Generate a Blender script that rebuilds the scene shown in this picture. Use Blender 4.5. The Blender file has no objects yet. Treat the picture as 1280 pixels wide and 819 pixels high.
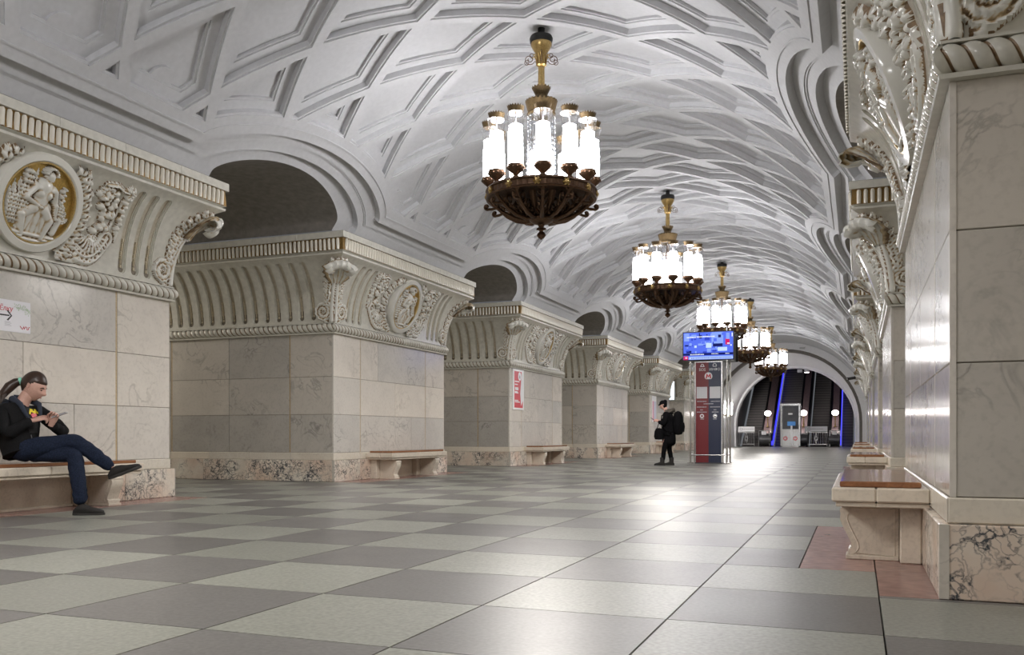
import bpy, bmesh, math, random
import numpy as np
from mathutils import Vector, Matrix
from mathutils.geometry import delaunay_2d_cdt
random.seed(7)
rng = np.random.default_rng(7)
SC = bpy.context.scene
COL = SC.collection
PI = math.pi
# ------------------------------------------------------------------ camera, world, exposure
cam_data = bpy.data.cameras.new('camera')
camera = bpy.data.objects.new('camera', cam_data)
COL.objects.link(camera)
camera.location = (4.157, 0.0, 0.84)
camera.rotation_euler = (PI / 2, 0, math.radians(21.166))
cam_data.sensor_width = 36.0
cam_data.lens = 31.39
cam_data.shift_y = 0.105
cam_data.clip_start = 0.05
cam_data.clip_end = 300
SC.camera = camera
world = bpy.data.worlds.new('world')
SC.world = world
world.use_nodes = True
world.node_tree.nodes['Background'].inputs[0].default_value = (0.62, 0.66, 0.72, 1)
world.node_tree.nodes['Background'].inputs[1].default_value = 0.15
SC.view_settings.view_transform = 'Standard'
SC.view_settings.look = 'None'
SC.view_settings.gamma = 1.0
SC.view_settings.exposure = 0.55
SC.cycles.use_denoising = True
SC.cycles.max_bounces = 10
SC.cycles.diffuse_bounces = 6
SC.cycles.transparent_max_bounces = 24
SC.cycles.caustics_reflective = False
SC.cycles.caustics_refractive = False
SC.cycles.sample_clamp_indirect = 6.0
BOWL_FILL_W = 350.0
PLATFORM_FILL_W = 170.0
LAMP_POWER = 28.0          # emission of the glowing tubes in the chandeliers

# ------------------------------------------------------------------ the hall's measures (metres)
HX = 4.597                 # half width between the marble faces
PW = 4.575                 # pylon width
BAY = 8.661                # pylon spacing
PY0 = 5.094                # near edge of the first pylon
CORN = 4.349               # top of the cornice
VR, VZ = 5.0, 1.42         # vault radius and centre height
GAPC = PY0 + PW + (BAY - PW) / 2   # middle of the first opening
SLIM = 4.86                # vault springing, measured along the arc

# ------------------------------------------------------------------ materials
def new_mat(name):
    m = bpy.data.materials.new(name)
    m.use_nodes = True
    nt = m.node_tree
    return m, nt, nt.nodes, nt.links, nt.nodes['Principled BSDF']

def N(nt, kind, **kw):
    n = nt.nodes.new(kind)
    for k, v in kw.items():
        if k in n.inputs:
            n.inputs[k].default_value = v
        else:
            setattr(n, k, v)
    return n

def rgba(c):
    return (c[0], c[1], c[2], 1.0)

def coords(nt, scale=1.0, per_object=True):
    tc = N(nt, 'ShaderNodeTexCoord')
    out = tc.outputs['Object']
    if per_object:
        oi = N(nt, 'ShaderNodeObjectInfo')
        mul = N(nt, 'ShaderNodeMath', operation='MULTIPLY')
        mul.inputs[1].default_value = 37.0
        nt.links.new(oi.outputs['Random'], mul.inputs[0])
        add = N(nt, 'ShaderNodeVectorMath', operation='ADD')
        nt.links.new(out, add.inputs[0])
        nt.links.new(mul.outputs[0], add.inputs[1])
        out = add.outputs[0]
    mp = N(nt, 'ShaderNodeMapping')
    mp.inputs['Scale'].default_value = (scale,) * 3 if not isinstance(scale, tuple) else scale
    nt.links.new(out, mp.inputs[0])
    return mp.outputs[0]

def ramp(nt, fac, stops):
    r = N(nt, 'ShaderNodeValToRGB')
    el = r.color_ramp.elements
    while len(el) < len(stops):
        el.new(0.5)
    for e, (p, c) in zip(el, stops):
        e.position = p
        e.color = rgba(c) if len(c) == 3 else c
    nt.links.new(fac, r.inputs[0])
    return r.outputs[0]

def mixc(nt, fac, a, b, mode='MIX'):
    m = N(nt, 'ShaderNodeMix', data_type='RGBA', blend_type=mode)
    for sock, v in ((m.inputs[0], fac), (m.inputs[6], a), (m.inputs[7], b)):
        if hasattr(v, 'links') or hasattr(v, 'is_output'):
            nt.links.new(v, sock)
        elif isinstance(v, tuple):
            sock.default_value = rgba(v)
        else:
            sock.default_value = v
    return m.outputs[2]

def rand_value(nt, lo, hi):
    oi = N(nt, 'ShaderNodeObjectInfo')
    mr = N(nt, 'ShaderNodeMapRange')
    mr.inputs[3].default_value = lo
    mr.inputs[4].default_value = hi
    nt.links.new(oi.outputs['Random'], mr.inputs[0])
    return mr.outputs[0]

def shade_by(nt, col, val):
    h = N(nt, 'ShaderNodeHueSaturation')
    nt.links.new(col, h.inputs['Color'])
    nt.links.new(val, h.inputs['Value'])
    return h.outputs[0]

def bump(nt, b, height, strength=0.2, dist=0.01):
    bn = N(nt, 'ShaderNodeBump')
    bn.inputs['Strength'].default_value = strength
    bn.inputs['Distance'].default_value = dist
    nt.links.new(height, bn.inputs['Height'])
    nt.links.new(bn.outputs[0], b.inputs['Normal'])

def plain(name, col, rough=0.5, metal=0.0, spec=0.5, noise=0.0, nscale=8.0, emit=None, estr=0.0, coat=0.0):
    m, nt, ns, lk, b = new_mat(name)
    b.inputs['Base Color'].default_value = rgba(col)
    b.inputs['Roughness'].default_value = rough
    b.inputs['Metallic'].default_value = metal
    b.inputs['Specular IOR Level'].default_value = spec
    b.inputs['Coat Weight'].default_value = coat
    if noise > 0:
        v = coords(nt, nscale)
        n = N(nt, 'ShaderNodeTexNoise')
        n.inputs['Detail'].default_value = 5
        lk.new(v, n.inputs['Vector'])
        dark = tuple(c * (1 - noise) for c in col)
        lite = tuple(min(1, c * (1 + noise * 0.6)) for c in col)
        lk.new(ramp(nt, n.outputs[0], [(0.3, dark), (0.7, lite)]), b.inputs['Base Color'])
    if emit:
        b.inputs['Emission Color'].default_value = rgba(emit)
        b.inputs['Emission Strength'].default_value = estr
    return m

def marble(name, base, dark, vein, rough=0.16, scale=1.0, vein_amt=0.5, vary=0.1, warm=None):
    m, nt, ns, lk, b = new_mat(name)
    v = coords(nt, scale)
    n1 = N(nt, 'ShaderNodeTexNoise'); n1.inputs['Scale'].default_value = 1.6; n1.inputs['Detail'].default_value = 7; n1.inputs['Roughness'].default_value = 0.6
    n1.inputs['Distortion'].default_value = 0.8
    lk.new(v, n1.inputs['Vector'])
    c = ramp(nt, n1.outputs[0], [(0.3, dark), (0.62, base)])
    # thin soft veins: ridge of a distorted noise
    n2 = N(nt, 'ShaderNodeTexNoise'); n2.inputs['Scale'].default_value = 2.2; n2.inputs['Detail'].default_value = 6; n2.inputs['Distortion'].default_value = 1.6
    lk.new(v, n2.inputs['Vector'])
    vf = ramp(nt, n2.outputs[0], [(0.46, (0, 0, 0)), (0.495, (1, 1, 1)), (0.53, (0, 0, 0))])
    n3 = N(nt, 'ShaderNodeTexNoise'); n3.inputs['Scale'].default_value = 1.1
    lk.new(v, n3.inputs['Vector'])
    gate = ramp(nt, n3.outputs[0], [(0.48, (0, 0, 0)), (0.64, (vein_amt,) * 3)])
    f = mixc(nt, 1.0, vf, gate, 'MULTIPLY')
    c = mixc(nt, f, c, vein)
    # fine pores
    n4 = N(nt, 'ShaderNodeTexNoise'); n4.inputs['Scale'].default_value = 24; n4.inputs['Detail'].default_value = 3
    lk.new(v, n4.inputs['Vector'])
    c = mixc(nt, 0.35, c, ramp(nt, n4.outputs[0], [(0.32, tuple(x * 0.72 for x in base)), (0.5, base)]), 'MIX')
    if warm:
        oi = rand_value(nt, 0.0, 0.32)
        c = mixc(nt, oi, c, warm)
    c = shade_by(nt, c, rand_value(nt, 1 - vary, 1 + vary))
    lk.new(c, b.inputs['Base Color'])
    b.inputs['Roughness'].default_value = rough
    return m

def breccia(name, base, blush, vein, rough=0.2):
    m, nt, ns, lk, b = new_mat(name)
    v = coords(nt, 1.0)
    dn = N(nt, 'ShaderNodeTexNoise'); dn.inputs['Scale'].default_value = 4.0; dn.inputs['Detail'].default_value = 8
    lk.new(v, dn.inputs['Vector'])
    dm = mixc(nt, 0.34, v, dn.outputs[1], 'LINEAR_LIGHT')
    out = None
    for sc, w in ((4.6, 0.024), (10.0, 0.04)):
        vo = N(nt, 'ShaderNodeTexVoronoi', feature='DISTANCE_TO_EDGE'); vo.inputs['Scale'].default_value = sc
        lk.new(dm, vo.inputs['Vector'])
        l = ramp(nt, vo.outputs[0], [(0.0, (1, 1, 1)), (w, (0.55,) * 3), (w * 2.6, (0, 0, 0))])
        out = l if out is None else mixc(nt, 1.0, out, l, 'ADD')
    g = N(nt, 'ShaderNodeTexNoise'); g.inputs['Scale'].default_value = 2.2; g.inputs['Detail'].default_value = 4; g.inputs['Distortion'].default_value = 1.0
    lk.new(v, g.inputs['Vector'])
    gate = ramp(nt, g.outputs[0], [(0.40, (0.08,) * 3), (0.62, (1, 1, 1))])
    f = mixc(nt, 1.0, out, gate, 'MULTIPLY')
    bn = N(nt, 'ShaderNodeTexNoise'); bn.inputs['Scale'].default_value = 1.7; bn.inputs['Detail'].default_value = 6
    lk.new(v, bn.inputs['Vector'])
    c = ramp(nt, bn.outputs[0], [(0.35, blush), (0.6, base)])
    c = mixc(nt, f, c, vein)
    c = shade_by(nt, c, rand_value(nt, 0.86, 1.08))
    lk.new(c, b.inputs['Base Color'])
    b.inputs['Roughness'].default_value = rough
    return m

def glazed(name, base, crevice, rough=0.18, gold=None):
    """glazed ceramic with old brown and gold paint left in the hollows (follows the shape's own hollows)"""
    m, nt, ns, lk, b = new_mat(name)
    g = N(nt, 'ShaderNodeNewGeometry')
    v = coords(nt, 6.0)
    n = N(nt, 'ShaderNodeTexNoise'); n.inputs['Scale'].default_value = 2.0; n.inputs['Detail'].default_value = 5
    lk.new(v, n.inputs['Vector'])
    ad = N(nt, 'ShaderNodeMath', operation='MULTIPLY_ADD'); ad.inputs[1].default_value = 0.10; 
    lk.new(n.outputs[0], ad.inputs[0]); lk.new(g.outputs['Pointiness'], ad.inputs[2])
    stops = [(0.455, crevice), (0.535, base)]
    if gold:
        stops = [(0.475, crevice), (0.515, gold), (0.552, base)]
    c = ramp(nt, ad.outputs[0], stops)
    c = shade_by(nt, c, rand_value(nt, 0.93, 1.05))
    lk.new(c, b.inputs['Base Color'])
    b.inputs['Roughness'].default_value = rough
    b.inputs['Coat Weight'].default_value = 0.3
    b.inputs['Coat Roughness'].default_value = 0.08
    return m

def stone_tile(name, base, dark, rough=0.34, speck=60.0, vary=0.10):
    m, nt, ns, lk, b = new_mat(name)
    v = coords(nt, 1.0)
    n1 = N(nt, 'ShaderNodeTexNoise'); n1.inputs['Scale'].default_value = speck; n1.inputs['Detail'].default_value = 2
    lk.new(v, n1.inputs['Vector'])
    soft = tuple(0.8 * d + 0.2 * e for d, e in zip(dark, base))
    c = ramp(nt, n1.outputs[0], [(0.3, soft), (0.7, base)])
    n2 = N(nt, 'ShaderNodeTexNoise'); n2.inputs['Scale'].default_value = 2.5; n2.inputs['Detail'].default_value = 6
    lk.new(v, n2.inputs['Vector'])
    c = mixc(nt, 0.16, c, ramp(nt, n2.outputs[0], [(0.2, dark), (0.8, base)]))
    c = shade_by(nt, c, rand_value(nt, 1 - vary, 1 + vary))
    lk.new(c, b.inputs['Base Color'])
    rr = ramp(nt, n2.outputs[0], [(0.2, (rough * 0.92,) * 3), (0.8, (rough * 1.1,) * 3)])
    lk.new(rr, b.inputs['Roughness'])
    b.inputs['Specular IOR Level'].default_value = 0.36
    return m

def wood(name, a, bcol, rough=0.2, scale=(3, 40, 40)):
    m, nt, ns, lk, b = new_mat(name)
    v = coords(nt, scale)
    n = N(nt, 'ShaderNodeTexNoise'); n.inputs['Scale'].default_value = 1.0; n.inputs['Detail'].default_value = 6; n.inputs['Distortion'].default_value = 0.6
    lk.new(v, n.inputs['Vector'])
    lk.new(ramp(nt, n.outputs[0], [(0.3, a), (0.7, bcol)]), b.inputs['Base Color'])
    b.inputs['Roughness'].default_value = rough
    return m

def clear_glass(name, tint=(0.95, 0.97, 1.0), refl=0.12, rough=0.03):
    """thin glass: lets light straight through, mirrors a little more at a slant"""
    m, nt, ns, lk, b = new_mat(name)
    nt.nodes.remove(b)
    t = N(nt, 'ShaderNodeBsdfTransparent'); t.inputs[0].default_value = rgba(tint)
    g = N(nt, 'ShaderNodeBsdfGlossy'); g.inputs['Roughness'].default_value = rough
    lw = N(nt, 'ShaderNodeLayerWeight'); lw.inputs[0].default_value = 0.35
    mr = N(nt, 'ShaderNodeMapRange'); mr.inputs[3].default_value = refl * 0.5; mr.inputs[4].default_value = min(1, refl * 5)
    lk.new(lw.outputs['Facing'], mr.inputs[0])
    mx = N(nt, 'ShaderNodeMixShader')
    lk.new(mr.outputs[0], mx.inputs[0]); lk.new(t.outputs[0], mx.inputs[1]); lk.new(g.outputs[0], mx.inputs[2])
    lk.new(mx.outputs[0], nt.nodes['Material Output'].inputs[0])
    return m

def glow(name, col, strength):
    m, nt, ns, lk, b = new_mat(name)
    nt.nodes.remove(b)
    e = N(nt, 'ShaderNodeEmission'); e.inputs[0].default_value = rgba(col); e.inputs[1].default_value = strength
    lk.new(e.outputs[0], nt.nodes['Material Output'].inputs[0])
    return m

M = {}
M['plaster'] = plain('white_plaster', (0.56, 0.565, 0.58), 0.62, noise=0.05, nscale=3.0, spec=0.3)
M['lit_plaster'] = plain('lit_white_plaster', (0.82, 0.82, 0.84), 0.6, noise=0.04, nscale=2.0, spec=0.3)  # paler than the vault plaster: strong tunnel light put into the colour
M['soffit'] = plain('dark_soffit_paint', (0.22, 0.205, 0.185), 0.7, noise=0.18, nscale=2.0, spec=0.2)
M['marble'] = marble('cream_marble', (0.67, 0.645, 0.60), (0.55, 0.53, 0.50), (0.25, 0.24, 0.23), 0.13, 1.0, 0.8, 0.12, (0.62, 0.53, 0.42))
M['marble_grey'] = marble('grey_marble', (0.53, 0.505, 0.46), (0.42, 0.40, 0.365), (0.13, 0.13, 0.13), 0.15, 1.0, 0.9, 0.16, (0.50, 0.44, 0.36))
M['base_course'] = marble('honey_marble', (0.70, 0.66, 0.58), (0.60, 0.55, 0.47), (0.45, 0.35, 0.2), 0.2, 1.4, 0.3, 0.06, (0.66, 0.56, 0.42))
M['plinth'] = breccia('veined_plinth_marble', (0.74, 0.69, 0.60), (0.66, 0.52, 0.42), (0.07, 0.075, 0.085), 0.2)
M['core'] = plain('grout', (0.22, 0.19, 0.15), 0.8)
M['gilt_joint'] = plain('honey_joint_strip', (0.52, 0.40, 0.24), 0.35, noise=0.2)
M['ceramic'] = plain('cream_glaze', (0.62, 0.605, 0.535), 0.2, noise=0.10, nscale=2.5, coat=0.3)
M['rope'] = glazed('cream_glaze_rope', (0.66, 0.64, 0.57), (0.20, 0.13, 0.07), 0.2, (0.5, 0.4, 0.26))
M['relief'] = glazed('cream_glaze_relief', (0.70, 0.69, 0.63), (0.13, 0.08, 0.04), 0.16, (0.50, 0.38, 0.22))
M['flute_floor'] = plain('honey_glaze_floor', (0.54, 0.49, 0.39), 0.22, noise=0.12, nscale=4)
M['flute_fill'] = plain('honey_glaze', (0.60, 0.52, 0.38), 0.2, noise=0.1)
M['gold'] = plain('gold_ground', (0.50, 0.33, 0.09), 0.38, 0.55, noise=0.3, nscale=9.0)
M['hollow'] = plain('shaded_gold_hollow', (0.34, 0.21, 0.07), 0.35, 0.5, noise=0.3, nscale=12.0)  # gold behind the reeds, darkened to paint in their shadows
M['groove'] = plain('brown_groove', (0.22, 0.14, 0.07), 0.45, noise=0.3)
M['gilt'] = plain('gilding', (0.74, 0.55, 0.24), 0.28, 0.85, noise=0.2, nscale=12.0)
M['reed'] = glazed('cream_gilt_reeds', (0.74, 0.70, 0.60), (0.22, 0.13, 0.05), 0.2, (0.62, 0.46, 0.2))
M['bronze'] = plain('old_bronze', (0.125, 0.072, 0.043), 0.38, 0.85, noise=0.3, nscale=10)
M['brass'] = plain('gilded_brass', (0.50, 0.35, 0.14), 0.3, 0.95, noise=0.25, nscale=10)
M['crown_metal'] = plain('dark_gilt', (0.12, 0.08, 0.035), 0.5, 0.6, noise=0.3, nscale=12)
M['black_iron'] = plain('black_iron', (0.015, 0.014, 0.013), 0.45, 0.3)
M['lamp_glass'] = clear_glass('lamp_glass', (0.97, 0.98, 1.0), 0.13, 0.04)
M['crystal'] = clear_glass('cut_crystal', (0.93, 0.95, 0.98), 0.22, 0.05)
M['tube_light'] = glow('glowing_tube', (1.0, 0.965, 0.955), LAMP_POWER)
M['tile_dark'] = stone_tile('dark_granite', (0.18, 0.175, 0.168), (0.115, 0.112, 0.107), 0.37, 46, 0.14)
M['tile_light'] = stone_tile('light_granite', (0.315, 0.322, 0.285), (0.17, 0.175, 0.15), 0.37, 46, 0.12)
M['tile_pink'] = stone_tile('pink_marble_floor', (0.36, 0.22, 0.19), (0.23, 0.14, 0.125), 0.25, 14)
M['floor_joint'] = plain('floor_joint', (0.055, 0.05, 0.045), 0.8)
M['bench_marble'] = marble('bench_marble', (0.68, 0.61, 0.51), (0.56, 0.50, 0.42), (0.30, 0.25, 0.2), 0.22, 1.6, 0.4, 0.05)
M['bench_wood'] = wood('varnished_wood', (0.20, 0.085, 0.042), (0.30, 0.14, 0.066), 0.12, (30, 2.5, 30))
M['steel'] = plain('brushed_steel', (0.62, 0.62, 0.62), 0.25, 1.0)
M['dark_steel'] = plain('dark_steel', (0.09, 0.09, 0.095), 0.35, 0.8)
M['black'] = plain('black_plastic', (0.012, 0.012, 0.014), 0.4)
M['white_paint'] = plain('white_paint', (0.8, 0.8, 0.8), 0.4)
M['red_panel'] = plain('red_panel', (0.17, 0.008, 0.013), 0.35)
M['navy_panel'] = plain('navy_panel', (0.008, 0.015, 0.05), 0.35)
M['print_white'] = plain('white_print', (0.75, 0.75, 0.77), 0.4)
M['print_red'] = plain('red_print', (0.55, 0.02, 0.04), 0.4)
M['print_black'] = plain('black_print', (0.01, 0.01, 0.01), 0.4)
M['print_green'] = plain('green_print', (0.36, 0.50, 0.30), 0.5)
M['globe'] = glow('glowing_globe', (1.0, 0.95, 0.9), 75.0)
M['globe_small'] = glow('glowing_escalator_globe', (1.0, 0.9, 0.86), 9.0)
M['blue_light'] = glow('blue_light_strip', (0.03, 0.03, 1.0), 2.2)
M['print_grey'] = plain('grey_print', (0.42, 0.42, 0.45), 0.5)
M['paper'] = plain('paper', (0.78, 0.78, 0.82), 0.45)
M['skin'] = plain('skin', (0.60, 0.36, 0.29), 0.5, noise=0.08, nscale=14)
M['lip'] = plain('lips', (0.45, 0.17, 0.14), 0.4)
M['hair'] = plain('brown_hair', (0.035, 0.016, 0.009), 0.38, noise=0.4, nscale=30)
M['jacket'] = plain('black_jacket', (0.011, 0.011, 0.012), 0.85, spec=0.12, noise=0.3, nscale=20)
M['denim'] = plain('blue_denim', (0.015, 0.022, 0.044), 0.85, spec=0.15, noise=0.45, nscale=16)
M['denim_light'] = plain('faded_denim', (0.05, 0.066, 0.10), 0.8, noise=0.4, nscale=16)
M['hood_blue'] = plain('navy_hood_lining', (0.022, 0.03, 0.05), 0.85)
M['tee'] = plain('black_tee', (0.01, 0.01, 0.011), 0.8)
M['shoe'] = plain('black_suede', (0.018, 0.016, 0.015), 0.75, noise=0.3, nscale=30)
M['sole'] = plain('dark_sole', (0.03, 0.028, 0.026), 0.6)
M['cloth_black'] = plain('black_cloth', (0.006, 0.006, 0.007), 0.9, spec=0.08, noise=0.3, nscale=14)
M['fur'] = plain('grey_brown_fur', (0.11, 0.095, 0.08), 0.9, noise=0.5, nscale=40)
M['yellow_print'] = plain('yellow_print', (0.75, 0.6, 0.02), 0.6)
M['mint'] = plain('mint_hair_tie', (0.25, 0.62, 0.48), 0.5)

# ------------------------------------------------------------------ mesh helpers
class MB:
    """collects simple shapes and links them as one mesh object"""
    def __init__(self):
        self.v = []; self.f = []; self.m = []
        self.mi = 0
    def add(self, vs, fs):
        o = len(self.v)
        self.v.extend([tuple(map(float, p)) for p in vs])
        self.f.extend([tuple(i + o for i in f) for f in fs])
        self.m.extend([self.mi] * len(fs))
        return self
    def box(self, x0, x1, y0, y1, z0, z1, c=0.0):
        if c <= 0:
            vs = [(x, y, z) for x in (x0, x1) for y in (y0, y1) for z in (z0, z1)]
            fs = [(0, 1, 3, 2), (4, 6, 7, 5), (0, 4, 5, 1), (2, 3, 7, 6), (0, 2, 6, 4), (1, 5, 7, 3)]
            return self.add(vs, fs)
        vs = []; idx = {}
        X = (x0, x1); Y = (y0, y1); Z = (z0, z1)
        for i in (0, 1):
            for j in (0, 1):
                for k in (0, 1):
                    sx, sy, sz = (c if i == 0 else -c), (c if j == 0 else -c), (c if k == 0 else -c)
                    idx[i, j, k, 0] = len(vs); vs.append((X[i], Y[j] + sy, Z[k] + sz))
                    idx[i, j, k, 1] = len(vs); vs.append((X[i] + sx, Y[j], Z[k] + sz))
                    idx[i, j, k, 2] = len(vs); vs.append((X[i] + sx, Y[j] + sy, Z[k]))
        fs = []
        for i in (0, 1):
            fs.append([idx[i, j, k, 0] for j, k in ((0, 0), (1, 0), (1, 1), (0, 1))])
            fs.append([idx[j, i, k, 1] for j, k in ((0, 0), (1, 0), (1, 1), (0, 1))])
            fs.append([idx[j, k, i, 2] for j, k in ((0, 0), (1, 0), (1, 1), (0, 1))])
        for a in (0, 1):
            for b in (0, 1):
                fs.append([idx[a, b, 0, 0], idx[a, b, 1, 0], idx[a, b, 1, 1], idx[a, b, 0, 1]])
                fs.append([idx[a, 0, b, 0], idx[a, 1, b, 0], idx[a, 1, b, 2], idx[a, 0, b, 2]])
                fs.append([idx[0, a, b, 1], idx[1, a, b, 1], idx[1, a, b, 2], idx[0, a, b, 2]])
                for d in (0, 1):
                    fs.append([idx[a, b, d, 0], idx[a, b, d, 1], idx[a, b, d, 2]])
        cx = np.array([(x0 + x1) / 2, (y0 + y1) / 2, (z0 + z1) / 2])
        V = np.array(vs); out = []
        for f in fs:
            p = V[f]; n = np.cross(p[1] - p[0], p[2] - p[0])
            out.append(tuple(f) if np.dot(n, p.mean(0) - cx) > 0 else tuple(f[::-1]))
        return self.add(vs, out)
    def obox(self, c, ax, ay, az, hx, hy, hz):
        """box with its own axes"""
        c = Vector(c); ax = Vector(ax).normalized(); ay = Vector(ay).normalized(); az = Vector(az).normalized()
        vs = [c + ax * (sx * hx) + ay * (sy * hy) + az * (sz * hz) for sx in (-1, 1) for sy in (-1, 1) for sz in (-1, 1)]
        fs = [(0, 1, 3, 2), (4, 6, 7, 5), (0, 4, 5, 1), (2, 3, 7, 6), (0, 2, 6, 4), (1, 5, 7, 3)]
        return self.add(vs, fs)
    def frame_of(self, d):
        d = Vector(d).normalized()
        a = Vector((0, 0, 1)) if abs(d.z) < 0.9 else Vector((1, 0, 0))
        u = d.cross(a).normalized()
        return u, d.cross(u).normalized()
    def cyl(self, p0, p1, r0, r1=None, n=10, caps=True):
        r1 = r0 if r1 is None else r1
        p0 = Vector(p0); p1 = Vector(p1)
        u, w = self.frame_of(p1 - p0)
        vs = []
        for p, r in ((p0, r0), (p1, r1)):
            for i in range(n):
                a = 2 * PI * i / n
                vs.append(p + u * (r * math.cos(a)) + w * (r * math.sin(a)))
        fs = [(i, (i + 1) % n, n + (i + 1) % n, n + i) for i in range(n)]
        if caps:
            fs.append(tuple(range(n - 1, -1, -1))); fs.append(tuple(range(n, 2 * n)))
        return self.add(vs, fs)
    def lathe(self, prof, n=16, c=(0, 0, 0), scallop=None):
        """profile of (radius, z) turned about a vertical axis at c"""
        vs = []; fs = []
        k = len(prof)
        for j, (r, z) in enumerate(prof):
            for i in range(n):
                a = 2 * PI * i / n
                rr, zz = r, z
                if scallop and j in scallop:
                    dr, dz = scallop[j]
                    s = 1 if i % 2 == 0 else -1
                    rr += dr * s; zz += dz * s
                vs.append((c[0] + rr * math.cos(a), c[1] + rr * math.sin(a), c[2] + zz))
        for j in range(k - 1):
            for i in range(n):
                a, b = j * n + i, j * n + (i + 1) % n
                fs.append((a, b, b + n, a + n))
        if prof[0][0] > 1e-6: fs.append(tuple(range(n - 1, -1, -1)))
        if prof[-1][0] > 1e-6: fs.append(tuple(range((k - 1) * n, k * n)))
        return self.add(vs, fs)
    def tube(self, pts, r, n=6, closed=False, flat=None):
        pts = [Vector(p) for p in pts]
        k = len(pts)
        rs = r if isinstance(r, (list, tuple)) else [r] * k
        vs = []; fs = []
        up = None
        for j, p in enumerate(pts):
            a = pts[(j - 1) % k] if (closed or j > 0) else p
            b = pts[(j + 1) % k] if (closed or j < k - 1) else p
            d = (b - a).normalized()
            if up is None:
                u, w = self.frame_of(d)
            else:
                u = (up - d * up.dot(d)).normalized(); w = d.cross(u)
            up = u
            for i in range(n):
                t = 2 * PI * i / n
                vs.append(p + u * (rs[j] * math.cos(t)) + w * (rs[j] * math.sin(t) * (flat or 1)))
        for j in range(k if closed else k - 1):
            for i in range(n):
                a, b = j * n + i, j * n + (i + 1) % n
                c2, d2 = ((j + 1) % k) * n + (i + 1) % n, ((j + 1) % k) * n + i
                fs.append((a, b, c2, d2))
        if not closed:
            fs.append(tuple(range(n - 1, -1, -1))); fs.append(tuple(range((k - 1) * n, k * n)))
        return self.add(vs, fs)
    def ball(self, c, r, n=8, m=6, s=(1, 1, 1)):
        vs = []; fs = []
        for j in range(1, m):
            t = PI * j / m
            for i in range(n):
                a = 2 * PI * i / n
                vs.append((c[0] + r * s[0] * math.sin(t) * math.cos(a), c[1] + r * s[1] * math.sin(t) * math.sin(a), c[2] + r * s[2] * math.cos(t)))
        top = len(vs); vs.append((c[0], c[1], c[2] + r * s[2])); vs.append((c[0], c[1], c[2] - r * s[2]))
        for j in range(m - 2):
            for i in range(n):
                a, b = j * n + i, j * n + (i + 1) % n
                fs.append((a, a + n, b + n, b))
        for i in range(n):
            fs.append((top, i, (i + 1) % n))
            fs.append((top + 1, (m - 2) * n + (i + 1) % n, (m - 2) * n + i))
        return self.add(vs, fs)
    def prism(self, poly, fn0, fn1):
        """polygon given as list of 2-D points; fn0/fn1 place its two end faces"""
        n = len(poly)
        vs = [fn0(*p) for p in poly] + [fn1(*p) for p in poly]
        fs = [tuple(range(n - 1, -1, -1)), tuple(range(n, 2 * n))] + [(i, (i + 1) % n, n + (i + 1) % n, n + i) for i in range(n)]
        return self.add(vs, fs)
    def mesh(self, name, mats, smooth=None, fix=False):
        me = bpy.data.meshes.new(name)
        me.from_pydata(self.v, [], self.f)
        if not isinstance(mats, (list, tuple)): mats = [mats]
        for m in mats: me.materials.append(m)
        if len(mats) > 1:
            me.polygons.foreach_set('material_index', self.m)
        if fix:
            bm = bmesh.new(); bm.from_mesh(me)
            bmesh.ops.recalc_face_normals(bm, faces=bm.faces); bm.to_mesh(me); bm.free()
        if smooth is None:
            me.polygons.foreach_set('use_smooth', [False] * len(me.polygons))
        else:
            me.polygons.foreach_set('use_smooth', [True] * len(me.polygons))
            me.set_sharp_from_angle(angle=math.radians(smooth))
        me.update()
        return me
    def build(self, name, mats, parent=None, smooth=None, fix=False):
        return link(name, self.mesh(name, mats, smooth, fix), parent)

def np_mesh(name, V, F, mats, smooth=None, mi=None):
    me = bpy.data.meshes.new(name)
    me.from_pydata([tuple(p) for p in V], [], [tuple(f) for f in F])
    for m in (mats if isinstance(mats, (list, tuple)) else [mats]): me.materials.append(m)
    if mi is not None: me.polygons.foreach_set('material_index', mi)
    me.polygons.foreach_set('use_smooth', [smooth is not None] * len(me.polygons))
    if smooth is not None: me.set_sharp_from_angle(angle=math.radians(smooth))
    me.update()
    return me

def link(name, data, parent=None, loc=None, rotz=None):
    o = bpy.data.objects.new(name, data)
    COL.objects.link(o)
    if parent is not None: o.parent = parent
    if loc is not None: o.location = loc
    if rotz is not None: o.rotation_euler = (0, 0, rotz)
    return o

def tag(o, label=None, cat=None, group=None, kind=None):
    if label: o['label'] = label
    if cat: o['category'] = cat
    if group: o['group'] = group
    if kind: o['kind'] = kind
    return o

def thing(name, label, cat, loc=(0, 0, 0), rotz=0.0, group=None):
    o = link(name, None, None, loc, rotz)
    o.empty_display_size = 0.2
    return tag(o, label, cat, group)

def copy_tree(o, parent=None):
    c = o.copy(); COL.objects.link(c)
    if parent is not None: c.parent = parent
    for ch in list(o.children):
        copy_tree(ch, c)
    return c

def lettering(text, size, mat, parent, matrix, name='lettering', extrude=0.001, align='CENTER', shear=0.0):
    """flat letters as a mesh; matrix places them (x to the right of the reader, y up)"""
    cu = bpy.data.curves.new(name, 'FONT')
    cu.body = text; cu.size = size; cu.extrude = extrude; cu.align_x = align; cu.align_y = 'CENTER'
    cu.resolution_u = 2; cu.shear = shear
    cu.materials.append(mat)
    t = bpy.data.objects.new('letters', cu); COL.objects.link(t)
    me = bpy.data.meshes.new_from_object(t.evaluated_get(bpy.context.evaluated_depsgraph_get()))
    bpy.data.objects.remove(t); bpy.data.curves.remove(cu)
    me.name = name; me.materials.clear(); me.materials.append(mat)
    o = link(name, me, parent)
    o.matrix_local = matrix
    return o

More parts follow.
